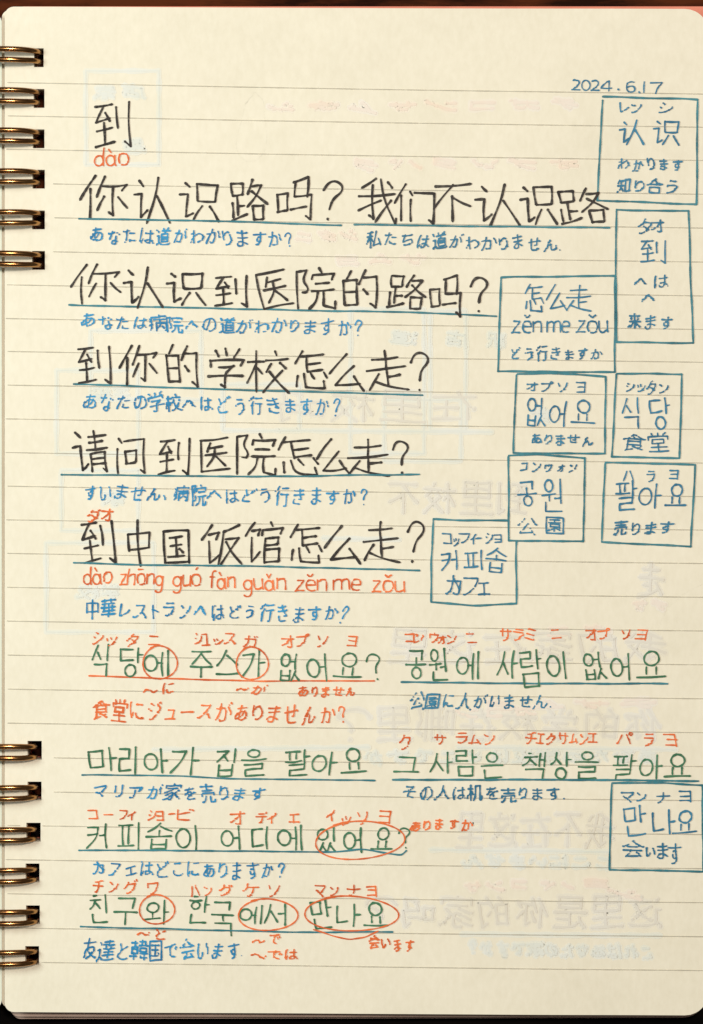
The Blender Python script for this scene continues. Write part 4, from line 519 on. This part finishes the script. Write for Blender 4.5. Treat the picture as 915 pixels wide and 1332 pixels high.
def em(ch):
    """letter shape in an em box 0..84"""
    lat_a = [el(18, 57, 15, 19), [(33, 38), (33, 69), (38, 76)]]
    if ch == '?': return [[(x*.34+12, y*.74+4) for x, y in s_] for s_ in hand(HZ['?'])]
    if ch == 'a': return lat_a
    if ch == 'à': return lat_a+[[(12, 16), (20, 28)]]
    if ch == 'ǎ': return lat_a+[[(12, 14), (19, 28), (27, 14)]]
    if ch == 'd': return [el(18, 57, 15, 19), [(33, 10), (33, 75)]]
    if ch == 'g': return [el(18, 56, 15, 18), [(33, 40), (33, 86), (26, 98), (12, 100), (4, 93)]]
    if ch == '0': return [el(20, 45, 15, 30)]
    if ch == '1': return [[(12, 22), (18, 14), (18, 76)]]
    return [[(t_[i], t_[i+1]) for i in range(0, len(t_), 2)] for t_ in GL[ch]]
def jit(st, cx, cy, amt=1.0):
    a = random.gauss(0, .035)*amt; sx = 1+random.gauss(0, .03)*amt; sy = 1+random.gauss(0, .03)*amt; sh = random.gauss(0, .05)*amt
    dx = random.gauss(0, .25)*amt; dy = random.gauss(0, .3)*amt; out = []
    for s_ in st:
        ux, uy = random.gauss(0, .22)*amt, random.gauss(0, .22)*amt; q = []
        for x, y in s_:
            x0, y0 = (x-cx)*sx, (y-cy)*sy; x0 -= sh*y0
            q.append((cx+x0*math.cos(a)-y0*math.sin(a)+dx+ux+random.gauss(0, .14)*amt, cy+x0*math.sin(a)+y0*math.cos(a)+dy+uy+random.gauss(0, .14)*amt))
        out.append(q)
    return out
def put(I, ch, x0, y0, x1, y1, wd, font='hand', flip=False, base=1.5e-4, amt=1.15):
    """draw one character so that its own outline fills the box"""
    st = hand(HZ[ch]) if (font == 'hand' and ch in HZ) else em(ch)
    if font != 'hand' or ch not in HZ:
        X = [p_[0] for s_ in st for p_ in s_]; Y = [p_[1] for s_ in st for p_ in s_]
        ax, bx, ay, by = min(X), max(X), min(Y), max(Y)
        if bx-ax < 18: m_ = (ax+bx)/2; ax, bx = m_-20, m_+20
        if by-ay < 18: m_ = (ay+by)/2; ay, by = m_-20, m_+20
    else: ax, bx, ay, by = 0, 99, 0, 99
    out = []
    for s_ in st:
        q = []
        for x, y in s_:
            u = (x-ax)/(bx-ax); v_ = (y-ay)/(by-ay)
            if flip: u = 1-u
            q.append((x0+(x1-x0)*u, y0+(y1-y0)*v_))
        out.append(q)
    for s_ in jit(out, (x0+x1)/2, (y0+y1)/2, amt): I.stroke(s_, wd*random.uniform(.88, 1.12), base)
ADV = {'?': .62, '？': .62, '、': .6, '。': .55, '.': .5, ' ': .5, 'い': .82, 'り': .75, 'ィ': .8, 'ュ': .8, 'ョ': .75, 'ト': .75, '〜': 1.0}
def text(I, s_, x0, x1, ya, yb, h, wd, flip=False, base=1.5e-4, wmul=None):
    """a run of small characters from x0 to x1, middle height going from ya to yb"""
    tot = sum(ADV.get(c, 1) for c in s_); u = (x1-x0)/tot; x = x0
    for c in s_:
        a = ADV.get(c, 1)*u
        if c != ' ':
            cy = ya+(yb-ya)*((x+a/2-x0)/(x1-x0)); st = em(c)
            kan = ord(c) >= 0x4e00
            hh = h*(1.02 if kan else .90)*random.uniform(.86, 1.08); ww = (a if a >= u else u)*random.uniform(.86, 1.04)*(1.04 if kan else .96); cy += random.gauss(0, .7); sl = random.gauss(.05, .05); tp = random.gauss(-.05, .035)
            out = []
            for q in st:
                r = []
                for X, Y in q:
                    if a < u and ww*(X/84) > a and c in '?、。.': pass
                    px = x+(X-42)/84*ww+a/2 if c not in '?、。.' else x+X/84*ww
                    px -= sl*(Y-42)/84*hh
                    if flip: px = x1-(px-x0)
                    r.append((px, cy+(Y-42)/84*hh+tp*(X-42)/84*ww))
                out.append(r)
            ccx = x+a/2 if not flip else x1-(x+a/2-x0)
            for q in jit(out, ccx+random.gauss(0, .6), cy, 1.9): I.stroke(q, wd*(1.24 if kan else 1.12)*random.uniform(.82, 1.16), base)
        x += a
def latin(I, s_, x0, x1, base_y, xh, wd, slope=0):
    """single-stroke roman letters; xh = height of an x"""
    k = xh/39.0; its = []; x = 0
    for c in s_:
        if c == ' ': x += 16; continue
        st = em(c); X = [p_[0] for q in st for p_ in q]; mn, mx = min(X), max(X)
        its.append((st, x-mn)); x += mx-mn+7
    f = (x1-x0)/(x-7)
    for st, off in its:
        out = [[(x0+(px+off)*f, base_y+(py-76)*k) for px, py in q] for q in st]
        cx = sum(p_[0] for q in out for p_ in q)/sum(len(q) for q in out)
        for q in jit(out, cx, base_y-xh/2, .8): I.stroke(q, wd*random.uniform(.9, 1.1))
def line(I, pts, wd, wob=.45, base=1.5e-4):
    q = []
    for (a, b) in zip(pts, pts[1:]):
        d = math.hypot(b[0]-a[0], b[1]-a[1]); n = max(2, int(d/16)); ph = random.uniform(0, 50)
        for k in range(n):
            t_ = k/n; o_ = noise.noise(Vector((ph+k*.35, .3, .1)))*wob*2*min(1, k, n-k)
            nx, ny = -(b[1]-a[1])/d, (b[0]-a[0])/d
            q.append((a[0]+(b[0]-a[0])*t_+nx*o_, a[1]+(b[1]-a[1])*t_+ny*o_))
    q.append(pts[-1]); I.stroke(q, wd, base, False)

# ---------------------------------------------------------------- printed ruling
yl = [107.3+43.75*k for k in range(6)]
yy = [107.3, 150.6, 194, 238, 282, 326.3, 370.4, 414.2, 457, 500.8, 544.7, 588.5, 632.3, 676, 719.7, 763.8, 807.8, 852, 896.3, 940.5, 984.7, 1029.2, 1073.5, 1118, 1162.4, 1206.8, 1251]
for k, y in enumerate(yy):
    I = Ink(); t_ = k/(len(yy)-1); rise = 15.5*(1-t_)+11.5*t_
    xa = random.uniform(8, 11)
    pts = [(xa+(921.5-xa)*i/60, y+rise*(((i/60)*1.15)-.15*(i/60)**2*1.0)) for i in range(61)]
    hole = [c for a, b, c in HOLES]
    # the ruling stops at the punched holes
    seg = []
    for p_ in pts:
        if any(a-1.5 < p_[0] < b+1.5 and abs(p_[1]-c) < HH+1 for a, b, c in HOLES):
            if len(seg) > 1: I.ribbon(seg, 1.35, 1.35e-4, False)
            seg = []
        else: seg.append(p_)
    I.ribbon(seg, 1.35, 1.35e-4, False)
    I.done('ruled_line', 'rule', kind=None)

# ---------------------------------------------------------------- writing showing through from the back of the leaf
B0 = 7e-5
def ghost(mat, fn, label):
    global B0
    st_ = random.getstate(); soft = Ink(); soft.grow = 5.0; B0 = 5e-6; fn(soft); soft.done('show_through_writing', mat+'_soft', label.replace('faint', 'blurred spread of'), 'stuff')
    random.setstate(st_); I = Ink(); B0 = 7e-5; fn(I); I.done('show_through_writing', mat, label, 'stuff')
def gbig(I, s_, x0, x1, y0, y1, wd=3.4, ):
    n = len(s_); u = (x1-x0)/n
    for k, c in enumerate(s_):
        if c == ' ': continue
        xr = x1-(k+.06)*u; put(I, c, xr-u*.84, y0, xr, y1, wd, flip=True, base=B0)
ghost('g_grey', lambda I: (gbig(I, '这里是你的家吗?', 470, 862, 1166, 1205), gbig(I, '我不在这里', 590, 800, 1058, 1102),
    gbig(I, '你的学校在哪里?', 430, 862, 922, 962), gbig(I, '我的家在这里', 500, 870, 820, 862), gbig(I, '走', 828, 864, 732, 776),
    gbig(I, '到里校不', 500, 690, 628, 668), gbig(I, '在里校吗', 360, 620, 508, 548)), 'faint grey mirror-image Chinese writing showing through the paper')
ghost('g_blue', lambda I: (text(I, 'これはあなたの家ですか?', 610, 852, 1240, 1232, 22, 3, True, B0), text(I, 'ここにいません', 600, 800, 1122, 1120, 20, 3, True, B0),
    text(I, 'あなたの学校はどこですか', 470, 860, 984, 984, 22, 3, True, B0),
    [line(I, [(a, b), (c, b), (c, d), (a, d), (a, b)], 1.8, base=B0) for a, b, c, d in
     ((112, 92, 207, 214), (74, 482, 180, 590), (80, 612, 180, 690), (60, 706, 200, 822), (118, 430, 262, 520), (456, 402, 552, 590), (560, 404, 606, 560), (500, 520, 600, 600), (290, 500, 390, 560))],
    [line(I, [(a, b), (c, d)], 2.6, base=B0) for a, b, c, d in ((600, 1215, 860, 1217), (560, 1105, 792, 1108), (200, 975, 480, 972), (420, 700, 520, 702), (360, 560, 640, 562), (596, 972, 880, 975))],
    [text(I, t_, a, b, y, y, 18, 2.6, True, B0) for t_, a, b, y in (('家', 122, 150, 120), ('店', 158, 190, 120), ('里', 160, 190, 190), ('学校', 120, 170, 510), ('家', 130, 165, 650), ('学校', 100, 160, 770), ('道', 505, 545, 440), ('店', 580, 610, 440), ('駅', 630, 660, 440), ('食', 690, 720, 540))]),
    'faint blue mirror-image notes and boxes showing through the paper')
ghost('g_pink', lambda I: [text(I, t_, a, b, y, y+3, 16, 3.4, True, B0) for t_, a, b, y in (('チガコンサムタシ', 340, 760, 136), ('オプソヨパラ', 450, 760, 212), ('シタニ', 380, 470, 305), ('サムヨ', 430, 560, 336),
    ('ガコン', 590, 700, 925), ('チサムヨ', 620, 860, 915), ('ヨパ', 700, 800, 1148), ('コンサ', 600, 690, 1150), ('シ', 780, 850, 1160), ('チサ', 820, 868, 786), ('タニ', 700, 800, 820))],
    'faint pink mirror-image readings showing through the paper')

# ---------------------------------------------------------------- writing on the page
def row(name, mat, s_, boxes, wd, label):
    I = Ink()
    for c, b in zip(s_, boxes): put(I, c, *b, wd)
    return I.done(name, mat, label)
def under(mat, pts, label, wd=2.4):
    I = Ink(); line(I, pts, wd); I.done('underline', mat, label)
def gloss(mat, s_, x0, x1, ya, yb, h, label, wd=2.0, name='japanese_sentence'):
    I = Ink(); text(I, s_, x0, x1, ya, yb, h, wd); I.done(name, mat, label)
def kana(mat, items, label, wd=1.9, name='katakana_reading'):
    I = Ink()
    for c, a, b, c2, d in items: put(I, c, a, b, c2, d, wd*1.08, 'em', amt=1.7)
    I.done(name, mat, label)
BW = 3.2
row('chinese_word', 'black', '到', [(121,134,172,190)], BW, 'large black 到 at the top left of the page')
row('chinese_sentence', 'black', '你认识路吗?', [(105,228,166,285.5),(173,231,221,289),(231,235,287,288),(296,233,351,287),(356,230,407,287),(418,232,446,287)], BW, 'black Chinese question asking about knowing the road')
row('chinese_sentence', 'black', '我们不认识路', [(466,231,515,292),(513,239,566,292),(563,238,615,289),(617,238,676,295),(676,239,722,293),(725,243,791,293)], BW, 'black Chinese statement, right half of the first sentence row')
row('chinese_sentence', 'black', '你认识到医院的路吗?', [(92,342,157,396),(159,348,210,399),(216,352,267,398),(278,357,323,400),(336,353,377,400),(384,348,436,403),(444,349,492,402),(504,357,555,403),(557,355,600,412),(612,360,635,407)], BW, 'black Chinese question about the hospital, longest line')
row('chinese_sentence', 'black', '到你的学校怎么走?', [(100,450,145,500),(154,447,206,501),(213,448,260,503),(269,453,319,507),(321,455,375,512),(381,455,427,507),(427,459,475,508),(476,455,529,508),(534,457,560,508)], BW, 'black Chinese question asking the way to school')
row('chinese_sentence', 'black', '请问到医院怎么走?', [(95,560,141,615),(150,569,190,615),(205,571,248,617),(260,569,298,613),(306,564,357,617),(362,568,412,618),(408,571,455,618),(452,571,506,619),(511,571,534,617)], BW, 'black Chinese question politely asking the way to hospital')
row('chinese_sentence', 'black', '到中国饭馆怎么走?', [(105,679,150,733),(165,677,197,736),(211,689,247,733),(260,681,316,736),(319,679,368,733),(374,682,422,732),(421,683,469,734),(472,678,520,731),(529,678,552,732)], BW, 'black Chinese question about the Chinese restaurant, lowest black line')
under('teal', [(103,284.5),(300,288),(444,293)], 'teal underline below the first black question')
under('teal', [(461,292),(600,294.5),(793,296.5)], 'teal underline below the black statement at the right')
under('teal', [(90,396.5),(230,400),(380,403.5),(530,406),(646,411.5)], 'teal underline below the hospital road question')
under('teal', [(96,499.5),(330,508),(440,510.5),(550,514)], 'teal underline below the school question')
under('teal', [(80,617.5),(330,620),(420,619),(546,617)], 'teal underline below the polite hospital question')
under('teal', [(96,732),(190,735),(340,736.5),(546,742)], 'teal underline below the restaurant question')
gloss('blue', 'あなたは道がわかりますか?', 116, 382, 305, 312, 25, 'blue Japanese translation under the first black question')
gloss('date', '私たちは道がわかりません.', 476, 737, 311, 319, 24, 'blue Japanese translation under the black statement')
gloss('blue', 'あなたは病院への道がわかりますか?', 104, 473, 418, 427, 25, 'blue Japanese translation about the hospital road')
gloss('blue', 'あなたの学校へはどう行きますか?', 107, 444, 522, 529, 27, 'blue Japanese translation about the school')
gloss('blue', 'すいません、病院へはどう行きますか?', 107, 479, 640, 647, 26, 'blue Japanese translation about the hospital, beginning with an apology')
gloss('blue', '中華レストランへはどう行きますか?', 109, 455, 792, 799, 27, 'blue Japanese translation about the Chinese restaurant')
I = Ink(); latin(I, 'dào', 123, 168, 216, 14, 2.2); I.done('pinyin_reading', 'orange', 'orange dào under the large black character')
I = Ink()
for s_, a, b, y in (('dào', 109, 146, 760), ('zhōng', 156, 212, 762), ('guó', 225, 262, 763), ('fàn', 273, 306, 766), ('guǎn', 317, 371, 768), ('zěn', 384, 425, 770), ('me', 434, 469, 769), ('zǒu', 484, 526, 771)):
    latin(I, s_, a, b, y, 13.5, 2.2)
I.done('pinyin_reading', 'orange', 'orange row of pinyin under the lowest black line')
kana('orange', [('ダ',114,662,131,679),('オ',132,661,148,678)], 'orange katakana above the last black row', 2.1)
# date
I = Ink()
for c, a, b in (('2',744,755),('0',757,768),('2',769,780),('4',782,796),('6',815,826),('1',837,839),('7',846,861)):
    t_ = (a-744)/118; put(I, c, a, 104+5*t_-(0), b, 117+6*t_, 2.1, 'em', amt=.6) if c != '1' else I.stroke([(838,107),(837.5,121)], 2.1)
I.stroke([(804,116.5),(805.5,117.5)], 2.3); I.stroke([(831,120),(832.5,121.5)], 2.3)
I.done('date', 'date', 'handwritten date 2024.6.17 at the top right')

def frame(pts, label):
    I = Ink(); line(I, pts, 2.7, .6); I.done('drawn_frame', 'teal', label)
frame([(784,126),(907.5,130),(906,266),(777,261),(784,131)], 'drawn box at the top right below the date')
frame([(802,273),(895.5,274.5),(902,446),(802,445),(801,360),(802,275)], 'tall narrow drawn box at the right edge')
frame([(652,361),(800.5,359),(800,484),(648,483),(652,362)], 'drawn box to the left of the tall narrow box')
frame([(673,486.5),(730,486),(788,490),(787,590),(668,589),(672,488)], 'drawn box around the three-syllable Korean word, middle right')
frame([(802.5,486),(887,487),(884,596),(796,594),(802,487)], 'drawn box around the two-syllable Korean word at the right edge')
frame([(662,592.6),(700,591),(761,596),(759,704),(662,703),(661.5,594)], 'drawn box with the Korean word for park')
frame([(788,601.6),(904.5,604.6),(899,711),(783,705),(787.5,603)], 'lower right drawn box with the selling word')
frame([(564,675),(600,677),(660.5,677)], 'open top and left lines of the cafe box')
frame([(564,675),(561,730),(561,783),(618,788),(672,785),(672,705)], 'cafe box left of the park box, sides and bottom')
frame([(796,1018.5),(850,1018),(914,1021.5),(915,1134),(793,1131),(796,1020)], 'drawn box at the right edge near the bottom')
def note(label, *parts):
    I = Ink()
    for p_ in parts:
        if p_[0] == 'c':
            for c, a, b, c2, d in p_[1]: put(I, c, a, b, c2, d, p_[2]*1.16)
        elif p_[0] == 'e':
            for c, a, b, c2, d in p_[1]: put(I, c, a, b, c2, d, p_[2]*1.14, 'em', amt=1.3)
        elif p_[0] == 't': text(I, *p_[1:])
        else: latin(I, *p_[1:-1], p_[-1]*1.15)
    I.done('vocabulary_note', 'date', label)
note('blue-grey vocabulary note in the box below the date',
     ('e', [('レ',807,135,817,146),('ン',822,136,835,146),('シ',858,135,874,149)], 1.8), ('c', [('认',804,156,838,189),('识',850,155,884,189)], 2.2),
     ('t', 'わかります', 801, 891, 213, 215, 20, 2.0), ('t', '知り合う', 801, 886, 242, 243, 23, 2.0))
note('blue-grey vocabulary note in the tall narrow box',
     ('e', [('タ',831,285,846,304),('オ',848,285,865,302)], 2.0), ('c', [('到',833,312,866,342)], 2.1),
     ('t', 'へは', 823, 870, 366, 367, 21, 2.0), ('t', 'へ', 833, 857, 388, 388, 20, 2.0), ('t', '来ます', 815, 877, 417, 420, 24, 2.1))
note('blue-grey vocabulary note beside the tall box, with pinyin zěnme zǒu',
     ('c', [('怎',682,369,708,405),('么',708,371,737,405),('走',736,370,770,405)], 2.0), ('l', 'zěn', 666, 704, 434, 14, 2.0), ('l', 'me', 712, 741, 434, 14, 2.0), ('l', 'zǒu', 750, 791, 434, 14, 2.0),
     ('t', 'どう行きますか', 662, 784, 459, 461, 21, 1.9))
note('blue-grey vocabulary note with a three-syllable Korean word',
     ('e', [('オ',686,497,700,509),('プ',703,497,719,509),('ソ',727,498,738,510),('ヨ',750,498,761,511)], 1.8), ('c', [('없',685,517,712,554),('어',715,521,739,554),('요',744,520,773,553)], 2.1),
     ('t', 'ありません', 689, 773, 571, 573, 18, 1.9))
note('blue-grey vocabulary note for the Korean dining hall word',
     ('e', [('シ',814,498,825,509),('ッ',829,501,839,509),('タ',842,497,854,513),('ン',858,500,870,511)], 1.8), ('c', [('식',808,518,833,557),('당',844,519,873,558)], 2.1),
     ('e', [('食',811,565,838,587),('堂',844,563,869,587)], 1.9))
note('blue-grey vocabulary note for the Korean park word',
     ('t', 'コンウォン', 673, 753, 608, 608, 15, 1.8), ('c', [('공',673,625,699,660),('원',705,622,733,665)], 2.1),
     ('e', [('公',674,674,697,695),('園',710,674,733,694)], 1.9))
note('blue-grey vocabulary note for the Korean selling word',
     ('e', [('ハ',811,613,823,626),('ラ',842,613,852,626),('ヨ',871,611,882,623)], 1.8), ('c', [('팔',802,626,829,663),('아',832,629,861,661),('요',866,629,893,660)], 2.2),
     ('t', '売ります', 797, 878, 687, 688, 23, 2.0))
note('blue-grey vocabulary note for the coffee shop',
     ('e', [('コ',576,694,587,707),('ッ',590,701,597,710),('フ',598,694,611,706),('ィ',612,695,618,708),('ー',618,696,626,704),('シ',631,694,641,706),('ョ',643,696,652,706)], 1.8), ('c', [('커',574,716,598,741),('피',605,716,628,740),('숍',632,712,659,745)], 2.1),
     ('e', [('カ',581,749,598,772),('フ',603,752,620,774),('ェ',622,758,638,773)], 2.2))
note('blue-grey vocabulary note for the Korean meeting word, bottom right',
     ('e', [('マ',808,1031,824,1043),('ン',829,1032,840,1042),('ナ',854,1031,871,1044),('ヨ',884,1030,898,1043)], 1.9), ('c', [('만',812,1050,842,1086),('나',847,1054,879,1086),('요',876,1055,908,1085)], 2.2),
     ('e', [('会',811,1093,837,1115),('い',840,1103,852,1113),('ま',855,1098,869,1116),('す',870,1097,886,1123)], 2.0))

# Korean sentences
KW = 2.6
row('korean_sentence', 'green', '식당에주스가없어요?', [(119,839,143,879),(154,841,186,881),(188,846,220,880),(248,845,277,881),(281,845,311,877),(313,846,344,882),(365,849,392,886),(399,850,428,886),(435,850,472,883),(479,849,498,884)], KW, 'green Korean question underlined in orange')
row('korean_sentence', 'green', '공원에사람이없어요', [(528,844,555,883),(559,842,584,885),(594,848,623,883),(646,847,673,881),(675,844,706,894),(712,848,738,883),(759,847,789,884),(795,850,822,884),(829,848,866,883)], KW, 'green Korean sentence on the right of the orange-underlined question')
row('korean_sentence', 'green', '마리아가집을팔아요', [(115,973,153,1004),(154,972,179,1007),(188,974,219,1006),(222,973,259,1006),(280,974,307,1008),(314,973,346,1009),(372,976,403,1009),(406,978,440,1007),(443,974,477,1006)], KW, 'green Korean sentence on the left of the second Korean row')
row('korean_sentence', 'green', '그사람은책상을팔아요', [(513,984,545,1006),(558,979,589,1006),(592,976,621,1008),(625,978,655,1012),(679,980,712,1013),(715,978,744,1013),(748,978,779,1013),(797,982,827,1015),(833,983,863,1013),(865,982,898,1011)], KW, 'green Korean sentence on the right of the second Korean row')
row('korean_sentence', 'green', '커피숍이어디에있어요?', [(112,1072,143,1104),(154,1070,183,1106),(190,1070,224,1106),(230,1074,258,1106),(288,1074,316,1105),(327,1075,350,1105),(361,1073,392,1105),(413,1077,437,1108),(447,1076,474,1108),(484,1077,512,1106),(519,1077,535,1102)], KW, 'green Korean question about the coffee shop')
row('korean_sentence', 'green', '친구와한국에서만나요', [(117,1164,141,1199),(149,1168,179,1202),(188,1171,220,1202),(246,1166,272,1201),(275,1172,305,1217),(311,1177,341,1202),(343,1175,377,1204),(405,1171,433,1207),(436,1176,469,1205),(472,1174,506,1206)], KW, 'green Korean sentence at the bottom with three circled words')
under('orange', [(116,879),(200,882),(340,886),(487,885.5)], 'orange underline below the first Korean question', 2.1)
under('teal', [(522,887),(690,889),(869,889.5)], 'teal underline on the right of the first Korean row', 2.6)
under('teal', [(107,1008),(230,1009),(320,1013),(488,1015)], 'teal underline below the left half of the second Korean row', 2.2)
under('teal', [(511,1014),(700,1014),(909,1016)], 'teal underline below the right half of the second Korean row', 2.8)
under('teal', [(103,1106),(250,1106.5),(435,1108),(470,1104),(500,1109),(522,1112),(529,1106)], 'teal underline below the coffee shop question', 2.3)
under('teal', [(105,1205),(240,1209),(380,1212.5),(511,1212)], 'teal underline below the lowest Korean sentence', 2.3)
kana('orange', [('シ',121,824,134,838),('ッ',139,829,152,839),('タ',165,824,178,840),('ニ',194,828,208,838),('シ',253,824,262,838),('ュ',262,825,272,838),('ッ',279,830,289,838),('ス',293,825,306,838),('ガ',317,827,334,842),('オ',368,828,384,842),('プ',386,825,402,839),('ソ',413,828,425,840),('ヨ',452,829,464,841)], 'orange katakana above the left half of the first Korean row')
kana('orange', [('コ',528,824,539,835),('ン',541,825,551,835),('ウ',560,823,570,835),('ォ',571,827,580,837),('ン',582,825,594,836),('ニ',606,824,618,835),('サ',651,818,664,832),('ラ',668,819,680,832),('ミ',684,819,697,833),('ニ',717,819,730,830),('オ',763,817,776,831),('プ',779,817,795,831),('ソ',809,819,821,832),('ヨ',828,819,841,834)], 'orange katakana above the right half of the first Korean row')
kana('orange', [('ク',520,957,533,975),('サ',566,955,580,967),('ラ',593,955,608,968),('ム',611,957,624,968),('ン',631,955,643,967),('チ',684,953,697,967),('ェ',698,955,708,967),('ク',711,953,722,968),('サ',727,953,739,967),('ム',742,955,752,967),('ン',754,956,764,967),('エ',766,955,777,966),('パ',804,953,822,968),('ラ',837,955,850,970),('ヨ',866,955,880,970)], 'orange katakana above the right half of the second Korean row')
kana('orange', [('コ',114,1055,127,1066),('ー',137,1057,148,1063),('フ',156,1055,165,1067),('ィ',166,1057,175,1067),('シ',193,1055,203,1067),('ョ',203,1055,212,1067),('ー',219,1054,228,1062),('ビ',232,1053,252,1066),('オ',301,1056,319,1071),('デ',334,1056,347,1070),('ィ',348,1058,359,1070),('エ',376,1058,389,1069),('イ',425,1055,437,1069),('ッ',445,1062,457,1072),('ソ',467,1056,479,1070),('ヨ',492,1055,506,1070)], 'orange katakana above the coffee shop question')
kana('orange', [('チ',122,1146,135,1160),('ン',142,1148,153,1160),('グ',162,1146,180,1161),('ワ',193,1149,206,1163),('ハ',248,1151,259,1165),('ン',266,1153,275,1164),('グ',286,1150,303,1165),('ケ',317,1150,337,1165),('ソ',350,1152,363,1167),('マ',410,1152,423,1165),('ン',430,1154,441,1165),('ナ',452,1152,468,1165),('ヨ',477,1152,490,1166)], 'orange katakana above the lowest Korean sentence')
def ring_(cx, cy, rx, ry, rot, label, wd=2.0):
    I = Ink(); q = []
    for k in range(40):
        a = math.radians(-110-k*(372/39)); f = 1+.025*math.sin(a*3+1)+.0012*k
        x, y = rx*f*math.cos(a), ry*f*math.sin(a); q.append((cx+x*math.cos(rot)-y*math.sin(rot), cy+x*math.sin(rot)+y*math.cos(rot)))
    I.stroke(q, wd); I.done('drawn_circle', 'orange', label)
ring_(208, 862, 22, 21, 0, 'small orange circle, left one in the first Korean row')
ring_(328, 863, 20.5, 20.5, 0, 'small orange circle, right one in the first Korean row')
ring_(467, 1093, 57, 24, -.06, 'wide orange oval in the coffee shop row')
ring_(204, 1183, 22.5, 18.5, 0, 'small orange circle in the lowest Korean row')
ring_(348, 1190, 38, 20, 0, 'middle orange oval in the lowest Korean row')
ring_(456, 1188.5, 60, 22, .02, 'wide orange oval at the right of the lowest Korean row')
I = Ink(); line(I, [(408,1209),(432,1217),(455,1222),(475,1219),(492,1211)], 1.9); I.done('underline', 'orange', 'short orange curve under the right oval of the lowest row')
gloss('orange', '〜に', 186, 230, 896, 896, 19, 'small orange particle note under the left circle', 1.9)
gloss('orange', '〜が', 304, 347, 895, 896, 19, 'small orange particle note under the right circle', 1.9)
gloss('orange', 'ありません', 387, 464, 898, 899, 17, 'small orange Japanese word under the first Korean question', 1.9)
gloss('orange', '食堂にジュースがありませんか?', 119, 453, 923, 930, 31, 'orange Japanese translation of the first Korean question', 2.1)
gloss('date', '公園に人がいません.', 532, 724, 911, 913, 24, 'blue Japanese translation about the park')
gloss('blue', 'マリアが家を売ります', 119, 347, 1029, 1032, 25, 'blue Japanese translation about selling the house')
gloss('date', 'その人は机を売ります.', 522, 742, 1031, 1033, 23, 'blue Japanese translation about selling the desk')
gloss('blue', 'カフェはどこにありますか?', 119, 372, 1129, 1132, 26, 'blue Japanese translation about the cafe')
gloss('blue', '友達と韓国で会います.', 107, 325, 1235, 1237, 29, 'blue Japanese translation about meeting a friend in Korea')
gloss('orange', 'ありますか', 532, 616, 1072, 1074, 18, 'orange Japanese word right of the coffee shop question', 2.0)
gloss('orange', '〜と', 177, 218, 1214, 1217, 17, 'small orange particle note under the circle of the lowest row', 1.9)
gloss('orange', '〜で', 326, 368, 1223, 1223, 18, 'upper orange particle note at the end of the last translation', 1.9)
gloss('orange', '〜では', 326, 390, 1242, 1242, 17, 'lower orange particle note at the end of the last translation', 1.9)
gloss('orange', '会います', 479, 541, 1226, 1231, 20, 'orange Japanese word at the lower right of the lowest Korean row', 2.0)
